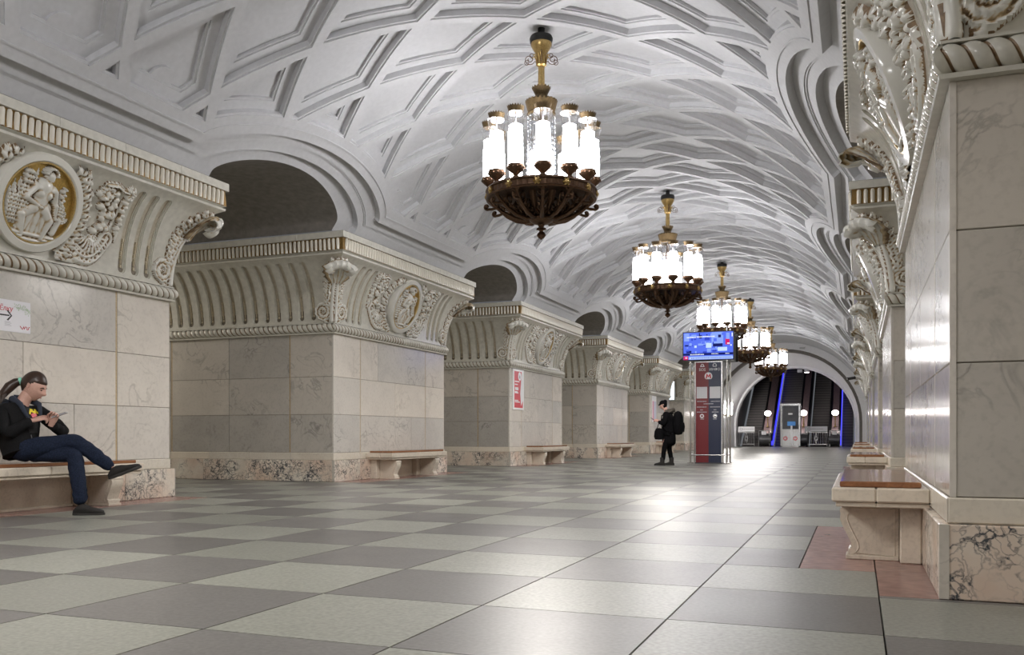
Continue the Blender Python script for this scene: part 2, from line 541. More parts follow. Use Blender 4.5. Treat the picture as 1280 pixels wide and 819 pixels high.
# ------------------------------------------------------------------ stepped reliefs laid out flat, then bent onto a surface
def terrace(polys, lines, level_fn, mapping):
    """polys: list of (id, points). Splits the plane along every outline, asks level_fn(ids, centre) for
    (group, height) of each piece and raises it; steps between pieces get upright faces.
    Returns {group: (verts, faces)}."""
    vs, es, fs, fid = [], [], [], []
    for pid, pts in polys:
        o = len(vs)
        vs.extend(Vector((p[0], p[1])) for p in pts)
        fs.append(list(range(o, o + len(pts)))); fid.append(pid)
    for ln in lines:
        o = len(vs)
        vs.extend(Vector((p[0], p[1])) for p in ln)
        es.extend((o + i, o + i + 1) for i in range(len(ln) - 1))
    ov, oe, of, _, _, oof = delaunay_2d_cdt(vs, es, fs, 0, 1e-5, True)
    P = np.array([(v[0], v[1]) for v in ov])
    info = []
    for t, src in zip(of, oof):
        c = P[list(t)].mean(0)
        info.append(level_fn({fid[i] for i in src}, c))
    groups = {}
    def vert(g, vi, h):
        G = groups.setdefault(g, ([], [], {}))
        key = (vi, round(h, 5))
        if key not in G[2]:
            G[2][key] = len(G[0]); G[0].append((P[vi][0], P[vi][1], h))
        return G[2][key]
    edge = {}
    for ti, t in enumerate(of):
        if info[ti] is None: continue
        g, h = info[ti]
        idx = [vert(g, v, h) for v in t]
        groups[g][1].append(tuple(idx))
        for a, b in zip(t, list(t[1:]) + [t[0]]):
            edge.setdefault((min(a, b), max(a, b)), []).append((ti, a, b))
    for (a, b), use in edge.items():
        if len(use) != 2: continue
        (t0, a0, b0), (t1, a1, b1) = use
        g0, h0 = info[t0]; g1, h1 = info[t1]
        if abs(h0 - h1) < 1e-6: continue
        if h0 > h1:
            (g, lo, hi, p, q) = (g1, h1, h0, b0, a0)
        else:
            (g, lo, hi, p, q) = (g0, h0, h1, b1, a1)
        # separate verts for the wall so shading stays crisp
        G = groups.setdefault(g, ([], [], {}))
        o = len(G[0])
        G[0].extend([(P[p][0], P[p][1], hi), (P[q][0], P[q][1], hi), (P[q][0], P[q][1], lo), (P[p][0], P[p][1], lo)])
        G[1].append((o, o + 1, o + 2, o + 3))
    return {g: ([mapping(*v) for v in G[0]], G[1]) for g, G in groups.items()}
# ================================================================== THE SETTING
Y_BACK = PY0 - 2 * BAY - (BAY - PW) / 2      # the hall behind the camera
Y_END = 56.3
PYL_K = range(-1, 6)                          # pylon rows, 0 is the first one in view
def pyl_y(k): return PY0 + k * BAY            # near edge of pylon k

# ------------------------------------------------------------------ floor
TX, TY = 0.915, 0.93
fl = MB().box(-13, 13, Y_BACK - 1, 67.5, -0.2, -0.012).build('floor', M['floor_joint'])
tag(fl, 'checkered floor of grey granite tiles with pink marble borders', kind='structure')
tile_cache = {}
def tile_mesh(w, d):
    key = (round(w, 3), round(d, 3))
    if key not in tile_cache:
        g = 0.0022
        tile_cache[key] = {}
    return key
def floor_tile(x0, x1, y0, y1, mat, part=True, bag=None, name='floor_tile'):
    g = 0.002
    if part:
        key = (round(x1 - x0, 3), round(y1 - y0, 3), mat)
        if key not in tile_cache:
            w, d = (x1 - x0) / 2 - g, (y1 - y0) / 2 - g
            mb = MB()
            b = 0.0025
            vs = [(-w, -d, -0.012), (w, -d, -0.012), (w, d, -0.012), (-w, d, -0.012), (-w + b, -d + b, 0), (w - b, -d + b, 0), (w - b, d - b, 0), (-w + b, d - b, 0)]
            mb.add(vs, [(4, 5, 6, 7), (0, 1, 5, 4), (1, 2, 6, 5), (2, 3, 7, 6), (3, 0, 4, 7)])
            tile_cache[key] = mb.mesh(name, M[mat])
        return link(name, tile_cache[key], fl, ((x0 + x1) / 2, (y0 + y1) / 2, 0))
    bag.add([(x0 + g, y0 + g, 0), (x1 - g, y0 + g, 0), (x1 - g, y1 - g, 0), (x0 + g, y1 - g, 0)], [(0, 1, 2, 3)])
bags = {k: MB() for k in ('tile_dark', 'tile_light', 'tile_pink')}
xe = [4.26 - TX * k for k in range(10)][::-1]           # column edges in the hall
rows = [(4.05 + TY * j, 4.05 + TY * (j + 1), j) for j in range(int((Y_BACK - 4.05) / TY), 67)]
PBX = HX - 0.052
def pink_bench_rows(y0, y1):
    for k in PYL_K:
        a = pyl_y(k) + 0.80
        if y0 > a - 0.05 and y1 < a + 2.90: return True
    return False
n_parts = 0
for (y0, y1, j) in rows:
    if y0 > 66: break
    near = -0.2 < y0 < 27.5
    for i in range(9):
        x0, x1 = xe[i], xe[i + 1]
        mat = 'tile_dark' if (i - 9 + j) % 2 else 'tile_light'
        if i == 8 and pink_bench_rows(y0, y1) and y1 < 44:
            floor_tile(x0, 3.81, y0, y1, mat, near, bags[mat]); floor_tile(3.81, x1, y0, y1, 'tile_pink', near, bags['tile_pink'], 'pink_slab')
        else:
            floor_tile(x0, x1, y0, y1, mat, near, bags[mat])
# pink borders along the pylons and tiles in the openings
for k in PYL_K:
    a, b = pyl_y(k) - 0.05, pyl_y(k) + PW + 0.05
    n = 5
    for q in range(n):
        y0, y1 = a + (b - a) * q / n, a + (b - a) * (q + 1) / n
        near = 0 <= k < 2
        floor_tile(xe[0] - 0.70, xe[0], y0, y1, 'tile_pink', near, bags['tile_pink'], 'pink_slab')
        floor_tile(xe[-1], xe[-1] + 0.35, y0, y1, 'tile_pink', near, bags['tile_pink'], 'pink_slab')
    g0, g1 = b, pyl_y(k + 1) - 0.05
    ys = [g0] + [r[0] for r in rows if g0 + 0.05 < r[0] < g1 - 0.05] + [g1]
    for a0, a1 in zip(ys[:-1], ys[1:]):
        j = int(math.floor(((a0 + a1) / 2 - 4.05) / TY))
        for s in (-1, 1):
            for i in range(9):
                if s > 0: x0, x1, ii = xe[-1] + TX * i, xe[-1] + TX * (i + 1), 9 + i
                else: x0, x1, ii = xe[0] - TX * (i + 1), xe[0] - TX * i, -1 - i
                mat = 'tile_dark' if (ii - 9 + j) % 2 else 'tile_light'
                near = (i == 0 and s > 0 and k in (-1, 0)) or (i < 3 and s < 0 and k == 0)
                floor_tile(x0, x1, a0, a1, mat, near, bags[mat])
for k, mb in bags.items():
    o = mb.build({'tile_dark': 'dark_tiles', 'tile_light': 'light_tiles', 'tile_pink': 'pink_slabs'}[k], M[k], fl)
    o['kind'] = 'stuff'

# ------------------------------------------------------------------ ceiling: one bay of the vault, laid out flat as (y, arc length)
def on_vault(y, s, h):
    a = s / VR
    r = VR - h
    return (r * math.sin(a), y, VZ + r * math.cos(a))

def arch_line(a, top, bottom, n=26):
    pts = []
    for i in range(n + 1):
        t = -1 + 2 * i / n
        t = math.sin(t * PI / 2)
        drop = ((1 - math.sqrt(max(0, 1 - t * t))) + t * t) / 2
        pts.append((a * t, top + (bottom - top) * drop))
    return pts
def offset_line(pts, d):
    out = []
    P = np.array(pts)
    for i in range(len(P)):
        t = P[min(i + 1, len(P) - 1)] - P[max(i - 1, 0)]
        if i == 0: t = np.array([0.05, -1.0])
        if i == len(P) - 1: t = np.array([0.05, 1.0])
        n = np.array([t[1], -t[0]]); n /= np.linalg.norm(n)
        if n[1] > 0 and abs(n[1]) > 0.1: n = -n
        if i < len(P) / 2 and n[0] > 0 and n[1] > -0.2: n = -n
        out.append(tuple(P[i] + n * d))
    return out
ARCH1 = arch_line(2.30, 3.64, 4.36)
ARCH2 = arch_line(2.06, 3.97, 4.66)
ARCH3 = arch_line(1.60, 4.17, 4.70)
def arch_poly(line, y, s):
    pts = [(p[0] + y, p[1]) for p in line]
    pts = [(pts[0][0], SLIM + 0.06)] + pts + [(pts[-1][0], SLIM + 0.06)]
    return [(p[0], p[1] * s) for p in (pts if s > 0 else pts[::-1])]
DEL = [0.0, 0.03, 0.165, 0.195]
BORDER = 0.29
RIB = 0.068
INS = [RIB, RIB + 0.03, RIB + 0.165, RIB + 0.195]
HGT = [0.0, -0.02, -0.10, -0.115, -0.15]
RS, RA = 1.24, BAY / 12
RB = RS
RD = RA * RB / math.hypot(RA, RB)
LATT = 0.30
polys = []
for y in (-BAY, 0, BAY):
    for s in (-1, 1):
        for k, d in enumerate(DEL):
            polys.append((('zone', k), arch_poly(offset_line(ARCH1, BORDER + d), y, s)))
        polys.append((('c1',), arch_poly(ARCH1, y, s)))
        polys.append((('b1',), arch_poly(offset_line(ARCH1, 0.13), y, s)))
        polys.append((('b2',), arch_poly(offset_line(ARCH1, 0.155), y, s)))
        polys.append((('m1',), arch_poly(offset_line(ARCH2, 0.16), y, s)))
        polys.append((('m2',), arch_poly(offset_line(ARCH2, 0.135), y, s)))
        polys.append((('c2',), arch_poly(ARCH2, y, s)))
        polys.append((('hole', y), arch_poly(ARCH3, y, s)))
YL = BAY / 2 + 2.2
def strip(s0, s1, s):
    p = [(-YL, s0 * s), (YL, s0 * s), (YL, s1 * s), (-YL, s1 * s)]
    return p if s > 0 else p[::-1]
for s in (-1, 1):
    for k, d in enumerate(DEL):
        polys.append((('zone', k), strip(4.36 - BORDER - d, SLIM + 0.05, s)))
    polys.append((('c1',), strip(4.36, SLIM + 0.05, s)))
    polys.append((('b1',), strip(4.36 - 0.13, SLIM + 0.05, s)))
    polys.append((('b2',), strip(4.36 - 0.155, SLIM + 0.05, s)))
    polys.append((('m1',), strip(4.53, SLIM + 0.05, s)))
    polys.append((('m2',), strip(4.555, SLIM + 0.05, s)))
cells = []
for r in range(-4, 5):
    for q in range(-5, 6):
        yc = (LATT if r % 2 == 0 else LATT - RA) + 2 * RA * q
        if abs(yc) > BAY / 2 + 1.5: continue
        cid = len(cells); cells.append((yc, r * RS))
        for k in range(-1, 4):
            f = 1.0 if k < 0 else 1 - INS[k] / RD
            polys.append((('cell', cid, k), [(yc - RA * f, r * RS), (yc, r * RS - RB * f), (yc + RA * f, r * RS), (yc, r * RS + RB * f)]))
        if abs(r) == 3:
            sc = math.copysign(4.07 - 0.195, r)
            polys.append((('bite',), [(yc + 0.17 * math.cos(t), sc + 0.17 * math.sin(t)) for t in np.linspace(0, 2 * PI, 15)[:-1]]))
lines = [[(-YL, s), (YL, s)] for s in np.linspace(-SLIM, SLIM, 47)]
lines += [[(y, -SLIM - .05), (y, SLIM + .05)] for y in (-BAY / 2, BAY / 2)]
def ceil_level(ids, c):
    y, s = c
    if abs(s) > SLIM + 0.001: return None
    tags_ = {i[0] for i in ids}
    inbay = -BAY / 2 < y <= BAY / 2
    if 'hole' in tags_: return None
    zone = sum(1 for k in range(4) if ('zone', k) not in ids)
    lvl = 0; cell = None
    per = {}
    for i in ids:
        if i[0] == 'cell': per[i[1]] = per.get(i[1], 0) + 1
    for cid, n in per.items():
        if n - 1 > lvl or cell is None: lvl, cell = n - 1, cid
    lvl = min(lvl, zone)
    if lvl == 4 and 'bite' in tags_: lvl = 3
    if cell is not None and lvl > 0:
        yc = cells[cell][0]
        return (('coffer', cell), HGT[lvl]) if -BAY / 2 < yc <= BAY / 2 else None
    if cell is not None and zone > 0:
        yc = cells[cell][0]
        return (('rib',), 0.0) if -BAY / 2 < yc <= BAY / 2 else None
    if not inbay: return None
    h = 0.0
    if 'c2' in tags_: h = -0.27
    elif 'm2' in tags_ : h = -0.15
    elif 'm1' in tags_ and 'c1' in tags_: h = -0.135
    elif 'c1' in tags_: h = -0.12
    elif 'b2' in tags_ and 'b1' not in tags_: h = 0.014
    if h <= -0.11: return (('arch',), h)
    return (('rib',), h)
pieces = terrace(polys, lines, ceil_level, on_vault)
ceiling = link('ceiling', None)
tag(ceiling, 'white coffered plaster vault with diagonal ribs over the hall', kind='structure')
piece_mesh = {}
for g, (V, F) in pieces.items():
    nm = {'coffer': 'coffer', 'rib': 'rib_lattice', 'arch': 'arch_moulding'}[g[0]]
    piece_mesh[g] = np_mesh(nm, V, F, M['plaster'], 30)
# the barrel soffit behind each arch
def soffit_mesh():
    mb = MB()
    for s in (-1, 1):
        L = [on_vault(p[0], p[1] * s, -0.27) for p in ([(ARCH3[0][0], SLIM)] + ARCH3 + [(ARCH3[-1][0], SLIM)])]
        n = len(L)
        vs = L + [(s * 9.6, p[1], p[2]) for p in L]
        fs = [(i, i + 1, n + i + 1, n + i) if s > 0 else (i + 1, i, n + i, n + i + 1) for i in range(n - 1)]
        mb.add(vs, fs)
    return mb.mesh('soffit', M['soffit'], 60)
sof = soffit_mesh()
BAYS = range(-2, 5)
for b in BAYS:
    yb = GAPC + b * BAY
    for g, me in piece_mesh.items():
        if g[0] == 'coffer' and b not in (0, 1, 2, 3, 4): continue
        if g[0] == 'coffer' and (b == 4 or (b == 3 and abs(cells[g[1]][1]) > 3.3)): continue
        link(me.name.split('.')[0], me, ceiling, (0, yb, 0))
    link('soffit', sof, ceiling, (0, yb, 0))
# bays too far off (or out of view) to tell the coffers apart: joined
def joined_coffers(sel):
    V, F = [], []
    for g, (v, f) in pieces.items():
        if g[0] == 'coffer' and sel(g):
            o = len(V); V += v; F += [tuple(i + o for i in t) for t in f]
    return np_mesh('coffers', V, F, M['plaster'], 30)
allc = joined_coffers(lambda g: True)
edgec = joined_coffers(lambda g: abs(cells[g[1]][1]) > 3.3)
for b, me in ((-2, allc), (-1, allc), (4, allc), (3, edgec)):
    link('coffers', me, ceiling, (0, GAPC + b * BAY, 0))['kind'] = 'stuff'
# last strip of plain vault before the end wall
mb = MB()
y0, y1 = GAPC + 4.5 * BAY, Y_END
S = np.linspace(-SLIM - 0.0, SLIM + 0.0, 48)
for i in range(47):
    mb.add([on_vault(y0, S[i], 0), on_vault(y0, S[i + 1], 0), on_vault(y1, S[i + 1], 0), on_vault(y1, S[i], 0)], [(0, 1, 2, 3)])
for yy in (y0 + 0.5, y1 - 0.8):
    for i in range(47):
        mb.add([on_vault(yy, S[i], 0.05), on_vault(yy, S[i + 1], 0.05), on_vault(yy + .35, S[i + 1], 0.05), on_vault(yy + .35, S[i], 0.05)], [(0, 1, 2, 3)])
        for q in (0, 0.35):
            mb.add([on_vault(yy + q, S[i], 0.05), on_vault(yy + q, S[i + 1], 0.05), on_vault(yy + q, S[i + 1], 0), on_vault(yy + q, S[i], 0)], [(0, 1, 2, 3)])
mb.build('plain_vault', M['plaster'], ceiling, 30)

# ------------------------------------------------------------------ side and back walls of the platforms, seen only through the openings
for s, nm in ((-1, 'wall_left'), (1, 'wall_right')):
    mb = MB().box(s * 12.9, s * 12.6, Y_BACK, 60, -0.1, 5.6)
    o = mb.build(nm, M['marble_grey'])
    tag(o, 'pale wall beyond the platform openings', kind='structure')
    mb = MB()
    a = [(s * (9.5 + 3.2 * (1 - math.cos(t)) / 2), 4.3 + 1.1 * math.sin(t)) for t in np.linspace(0, PI, 13)]
    for (xa, za), (xb, zb) in zip(a[:-1], a[1:]):
        mb.add([(xa, Y_BACK, za), (xb, Y_BACK, zb), (xb, 60, zb), (xa, 60, za)], [(0, 1, 2, 3)])
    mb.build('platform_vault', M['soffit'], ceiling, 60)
o = MB().box(-13, 13, Y_BACK - 0.3, Y_BACK, -0.1, 7).build('wall_back', M['marble'])
tag(o, 'pale marble wall closing the hall behind the viewer', kind='structure')

# ------------------------------------------------------------------ end wall with the arch to the escalators
AR, AZ = 4.25, 1.62
def arch_pts(r, zc, n=28, z0=0.0):
    return [(r, z0)] + [(r * math.cos(t), zc + r * math.sin(t)) for t in np.linspace(0, PI, n + 1)] + [(-r, z0)]
def arch_band(mb, r0, z0c, r1, z1c, y0, y1):
    A, B = arch_pts(r0, z0c), arch_pts(r1, z1c)
    n = len(A)
    vs = [(x, y0, z) for x, z in A] + [(x, y1, z) for x, z in B]
    mb.add(vs, [(i + 1, i, n + i, n + i + 1) for i in range(n - 1)])
mb = MB()
A = arch_pts(AR, AZ); Bp = arch_pts(AR + 0.16, AZ)
big = [(13.0, 0)] + [(13.0 * math.cos(t), max(0, 0) + 13.0 * math.sin(t)) for t in np.linspace(0, PI, 29)] + [(-13.0, 0)]
n = len(A)
mb.add([(x, Y_END, z) for x, z in Bp] + [(x, Y_END, z) for x, z in big], [(i, i + 1, n + i + 1, n + i) for i in range(n - 1)])
ew = mb.build('wall_end', M['lit_plaster'])
tag(ew, 'white end wall with a wide round arch to the escalators', kind='structure')
mb = MB(); arch_band(mb, AR + 0.16, AZ, AR + 0.16, AZ, Y_END, Y_END + 0.22); arch_band(mb, AR + 0.16, AZ, AR, AZ, Y_END + 0.22, Y_END + 0.22)
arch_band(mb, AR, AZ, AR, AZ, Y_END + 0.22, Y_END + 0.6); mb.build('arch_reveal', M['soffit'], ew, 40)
mb = MB(); arch_band(mb, AR, AZ, 4.12, 1.58, Y_END + 0.6, 65.6); arch_band(mb, 4.12, 1.58, 4.0, 1.56, 65.6, 65.6); arch_band(mb, 4.0, 1.56, 3.98, 1.56, 65.6, 66.3)
mb.build('tunnel_lining', M['lit_plaster'], ew, 40)
mb = MB(); mb.box(0.86, 1.26, Y_END - 0.03, Y_END, 5.98, 6.14, 0.01)
mb.build('vent_cover', M['white_paint'], ew)
for z in (6.01, 6.04, 6.07, 6.10):
    MB().box(0.9, 1.22, Y_END - 0.036, Y_END - 0.03, z - 0.006, z + 0.006).build('vent_slat', M['dark_steel'], ew)
# ================================================================== PYLONS
HA = PW / 2                                  # half width of a pylon
Z_PL, Z_BC, Z_TOP, Z_CAP, Z_CAPT = 0.385, 0.52, 2.66, 2.86, 3.955
JZ = [Z_BC, 1.21, 1.89, Z_TOP]
# concave profile of the capital: outward offset and height by arc length
CA = np.radians(np.linspace(0, 76, 60))
C_O = 0.015 + 0.635 * (1 - np.cos(CA)); C_Z = Z_CAP + (Z_CAPT - Z_CAP) * np.sin(CA) / np.sin(CA[-1])
C_S = np.concatenate([[0], np.cumsum(np.hypot(np.diff(C_O), np.diff(C_Z)))])
CLEN = C_S[-1]
C_DO, C_DZ = np.gradient(C_O, C_S), np.gradient(C_Z, C_S)
def cav(v):
    return (np.interp(v, C_S, C_O), np.interp(v, C_S, C_Z), np.interp(v, C_S, C_DO), np.interp(v, C_S, C_DZ))
# local frame of a pylon: +x is the hall side
FACES = {'hall': (Vector((1, 0, 0)), Vector((0, 1, 0))), 'near': (Vector((0, -1, 0)), Vector((1, 0, 0))),
         'far': (Vector((0, 1, 0)), Vector((-1, 0, 0))), 'rear': (Vector((-1, 0, 0)), Vector((0, -1, 0)))}
def face_pt(face, u, o, z):
    n, t = FACES[face]
    p = n * (HA + o) + t * u
    return (p.x, p.y, z)
def cav_map(face):
    def f(u, v, h):
        o, z, do, dz = cav(v)
        return face_pt(face, u, o + h * dz, z - h * do)
    return f

def relief_field(u0, u1, v0, v1, res, prims):
    nu, nv = max(2, int((u1 - u0) / res)), max(2, int((v1 - v0) / res))
    U, V = np.meshgrid(np.linspace(u0, u1, nu + 1), np.linspace(v0, v1, nv + 1))
    H = np.full(U.shape, -1.0)
    for p in prims:
        k = p[0]
        if k == 'cap':                        # tapered rounded bar
            _, a, b, r0, r1, hh = p[:6]
            dx, dy = b[0] - a[0], b[1] - a[1]; L2 = dx * dx + dy * dy + 1e-9
            t = np.clip(((U - a[0]) * dx + (V - a[1]) * dy) / L2, 0, 1)
            d = np.hypot(U - a[0] - t * dx, V - a[1] - t * dy)
            r = r0 + (r1 - r0) * t
            q = 1 - (d / r) ** 2
            h = np.where(q > 0, hh * r / max(r0, r1) * np.sqrt(np.maximum(q, 0)), -1)
        elif k == 'ell':                      # rounded lump
            _, c, rx, ry, rot, hh = p[:6]
            x, y = U - c[0], V - c[1]; ca, sa = math.cos(rot), math.sin(rot)
            q = 1 - ((x * ca + y * sa) / rx) ** 2 - ((-x * sa + y * ca) / ry) ** 2
            h = np.where(q > 0, hh * np.sqrt(np.maximum(q, 0)), -1)
        elif k == 'leaf':                     # pointed leaf with a midrib and side veins
            _, a, b, w, hh = p[:5]
            dx, dy = b[0] - a[0], b[1] - a[1]; L = math.hypot(dx, dy)
            tx, ty = dx / L, dy / L
            t = ((U - a[0]) * tx + (V - a[1]) * ty) / L
            s = (-(U - a[0]) * ty + (V - a[1]) * tx)
            tt = np.clip(t, 0, 1)
            ww = w * np.power(np.sin(PI * np.power(tt, 0.7)), 0.8) + 1e-6
            q = 1 - (s / ww) ** 2
            h = hh * np.sqrt(np.maximum(q, 0)) * (0.45 + 0.55 * np.sin(PI * tt)) - 0.35 * hh * np.exp(-(s / (0.16 * w)) ** 2)
            h = h + 0.12 * hh * np.cos((t * L - abs(s) * 0.8) / w * 5.0)
            h = np.where((q > 0) & (t > 0) & (t < 1), np.maximum(h, 0.1 * hh), -1)
        elif k == 'spiral':                   # scroll winding into a rosette
            _, c, R, turns, hand, hh = p[:6]
            x, y = (U - c[0]) * hand, V - c[1]
            r = np.hypot(x, y); th = np.arctan2(y, x)
            ph = (r / R) * turns - th / (2 * PI)
            h = hh * (0.35 + 0.65 * np.abs(np.sin(PI * ph)) ** 0.7) * (1 + 0.15 * np.cos(th * 9 + r / R * 20))
            h = np.where(r < R, h, -1)
            h = np.where(r < 0.26 * R, hh * (0.7 + 0.45 * np.cos(th * 8) * (r > 0.1 * R)), h)
        elif k == 'shell':                    # fan of ridges
            _, c, R, a0, a1, n, hh = p[:7]
            x, y = U - c[0], V - c[1]
            r = np.hypot(x, y); th = np.arctan2(y, x)
            th = np.where(th < a0 - 0.3, th + 2 * PI, th)
            f = (th - a0) / (a1 - a0)
            edge = R * (0.93 + 0.07 * np.abs(np.sin(PI * n * f)))
            h = hh * (0.5 + 0.5 * np.abs(np.sin(PI * n * f))) * np.clip(r / R + 0.25, 0, 1)
            h = np.where((f > 0) & (f < 1) & (r < edge), h, -1)
        elif k == 'band':                     # ridged ribbon along a path
            _, pts, w, hh, nr = p[:5]
            h = np.full(U.shape, -1.0)
            for a, b in zip(pts[:-1], pts[1:]):
                dx, dy = b[0] - a[0], b[1] - a[1]; L2 = dx * dx + dy * dy + 1e-9
                t = np.clip(((U - a[0]) * dx + (V - a[1]) * dy) / L2, 0, 1)
                sx, sy = U - a[0] - t * dx, V - a[1] - t * dy
                d = np.hypot(sx, sy)
                g = hh * np.sqrt(np.maximum(1 - (d / w) ** 2, 0)) * (0.65 + 0.35 * np.cos(d / w * PI * nr))
                h = np.maximum(h, np.where(d < w, np.maximum(g, 0.12 * hh), -1))
        H = np.maximum(H, h + (p[-1] if isinstance(p[-1], tuple) and False else 0))
    return U, V, H
RELIEF_MI = []
def relief(u0, u1, v0, v1, res, prims, mapping, skirt=-0.012, low=0.014, dip=0.0085):
    U, V, H = relief_field(u0, u1, v0, v1, res, prims)
    Hc = np.maximum(H, 0.0)
    Bl = sum(np.roll(np.roll(Hc, a, 0), b, 1) for a in range(-3, 4) for b in range(-3, 4)) / 49.0
    RELIEF_MI.clear()
    on = H > -0.5
    P = {}; F = []; vs = []
    ny, nx = U.shape
    cell = on[:-1, :-1] | on[1:, :-1] | on[:-1, 1:] | on[1:, 1:]
    idx = -np.ones(U.shape, int)
    for j, i in zip(*np.nonzero(cell)):
        q = []
        for (b, a) in ((j, i), (j, i + 1), (j + 1, i + 1), (j + 1, i)):
            if idx[b, a] < 0:
                idx[b, a] = len(vs)
                vs.append(mapping(U[b, a], V[b, a], H[b, a] if on[b, a] else skirt))
            q.append(idx[b, a])
        F.append(tuple(q))
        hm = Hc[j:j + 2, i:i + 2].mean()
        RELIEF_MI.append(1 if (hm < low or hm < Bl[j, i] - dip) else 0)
    return vs, F

# ---- slabs of marble: one mesh per size, thin chamfered box lying on a face
slab_cache = {}
def slab(face, u0, u1, z0, z1, o0, o1, mat, name, parent, gap=0.0028, c=0.004):
    w, hh, t = round(u1 - u0, 3), round(z1 - z0, 3), round(o1 - o0, 3)
    key = (face, w, hh, t, mat, name)
    if key not in slab_cache:
        n, tt = FACES[face]
        mb = MB()
        hx = abs(n.x) * t / 2 + abs(tt.x) * (w / 2 - gap); hy = abs(n.y) * t / 2 + abs(tt.y) * (w / 2 - gap)
        mb.box(-hx, hx, -hy, hy, -hh / 2 + gap, hh / 2 - gap, c)
        slab_cache[key] = mb.mesh(name, M[mat])
    p = face_pt(face, (u0 + u1) / 2, (o0 + o1) / 2, (z0 + z1) / 2)
    return link(name, slab_cache[key], parent, p)

# ---- the fluted ground of the capital
def stadium(u, w, v0, v1, n=9):
    pts = [(u + w * math.cos(t), v0 + w * math.sin(t)) for t in np.linspace(PI, 2 * PI, n)]
    pts += [(u + w * math.cos(t), v1 + w * math.sin(t)) for t in np.linspace(0, PI, n)]
    return pts
def fluted(face, centres, v0=0.10, v1=None):
    v1 = CLEN - 0.17 if v1 is None else v1
    polys = []
    vv = np.linspace(0, CLEN, 22)
    right = [(HA + cav(v)[0], v) for v in vv]
    polys.append((('dom',), right + [(-a, b) for a, b in right[::-1]]))
    for i, u in enumerate(centres):
        for k, w in enumerate((0.062, 0.050, 0.034)):
            polys.append((('fl', i, k), stadium(u, w, v0, v1)))
    lines = [[(-HA - 0.7, v), (HA + 0.7, v)] for v in vv[1:-1]]
    depth = {1: -0.012, 2: -0.030, 3: -0.040}
    def lev(ids, c):
        if ('dom',) not in ids: return None
        n = max([i[2] + 1 for i in ids if i[0] == 'fl'] or [0])
        return ('f' if n == 3 else 'g', depth.get(n, 0.0))
    G = terrace(polys, lines, lev, cav_map(face))
    V, F = G['g']; V2, F2 = G['f']
    mi = [0] * len(F) + [1] * len(F2)
    return np_mesh('fluted_ground', V + V2, F + [tuple(i + len(V) for i in t) for t in F2], [M['ceramic'], M['flute_floor']], 40, mi)
def flute_beads(face, centres):
    """little bars and beads lying in the lower third of each flute"""
    mb = MB(); mp = cav_map(face)
    for u in centres:
        for (a, b, w) in ((0.11, 0.15, 0.018), (0.27, 0.31, 0.018), (0.43, 0.47, 0.018), (0.16, 0.26, 0.008), (0.32, 0.42, 0.008)):
            for (p, q) in ((a, b),):
                pts = [mp(u + du, v, h) for v in (p, q) for du, h in ((-w, -0.042), (-w * 0.6, -0.016), (w * 0.6, -0.016), (w, -0.042))]
                mb.add(pts, [(0, 1, 5, 4), (1, 2, 6, 5), (2, 3, 7, 6), (0, 3, 2, 1), (4, 5, 6, 7)])
    return mb.mesh('flute_beads', M['flute_fill'])
SIDE_FL = [(-8 + 0.5 + i) * 0.25 for i in range(16)]
HALL_FL = [s * x for s in (-1, 1) for x in (1.86, 1.64, 1.42)]
flute_me = {f: fluted(f, SIDE_FL) for f in ('near', 'far')}
flute_me['hall'] = fluted('hall', HALL_FL)
bead_me = {f: flute_beads(f, SIDE_FL) for f in ('near', 'far')}
bead_me['hall'] = flute_beads('hall', HALL_FL)

# ---- corner acanthus leaf: reliefs on both faces of the corner and a curling tip
def corner_prims(hand, edge):
    """leaf lobes and scroll at the end u = edge*hand of a face"""
    pr = []
    X = lambda d, v: ((edge + cav(v)[0] - d) * hand, v)
    pr.append(('spiral', X(0.21, 0.20), 0.165, 2.2, hand, 0.045))
    for i in range(9):
        v = 0.26 + i * 0.095
        d = 0.05
        reach = 0.20 + 0.07 * math.sin(i / 8 * PI)
        pr.append(('leaf', X(0.02, v - 0.02), X(0.02 + reach, v + 0.19), 0.062, 0.060))
    for i in range(10):
        v = 0.03 + i * 0.11
        pr.append(('cap', X(0.035, v), X(0.035, min(v + 0.12, CLEN)), 0.045, 0.045, 0.05))
    pr.append(('leaf', X(0.10, 0.02), X(0.33, 0.11), 0.055, 0.035))
    for i in range(5):
        v = 0.40 + i * 0.13
        pr.append(('cap', X(0.10, v), X(0.075, v + 0.13), 0.014, 0.014, 0.066))
    return pr
def corner_leaf_mesh(f1, h1, f2, h2):
    V, F, mi = [], [], []
    for f, hd in ((f1, h1), (f2, h2)):
        us = sorted(((HA + 0.52) * hd, (HA - 0.50) * hd))
        v, fc = relief(us[0], us[1], 0.0, CLEN - 0.06, 0.013, corner_prims(hd, HA), cav_map(f))
        o = len(V); V += v; F += [tuple(i + o for i in q) for q in fc]; mi += RELIEF_MI
    return np_mesh('corner_leaf', V, F, [M['relief'], M['groove']], 55, mi)
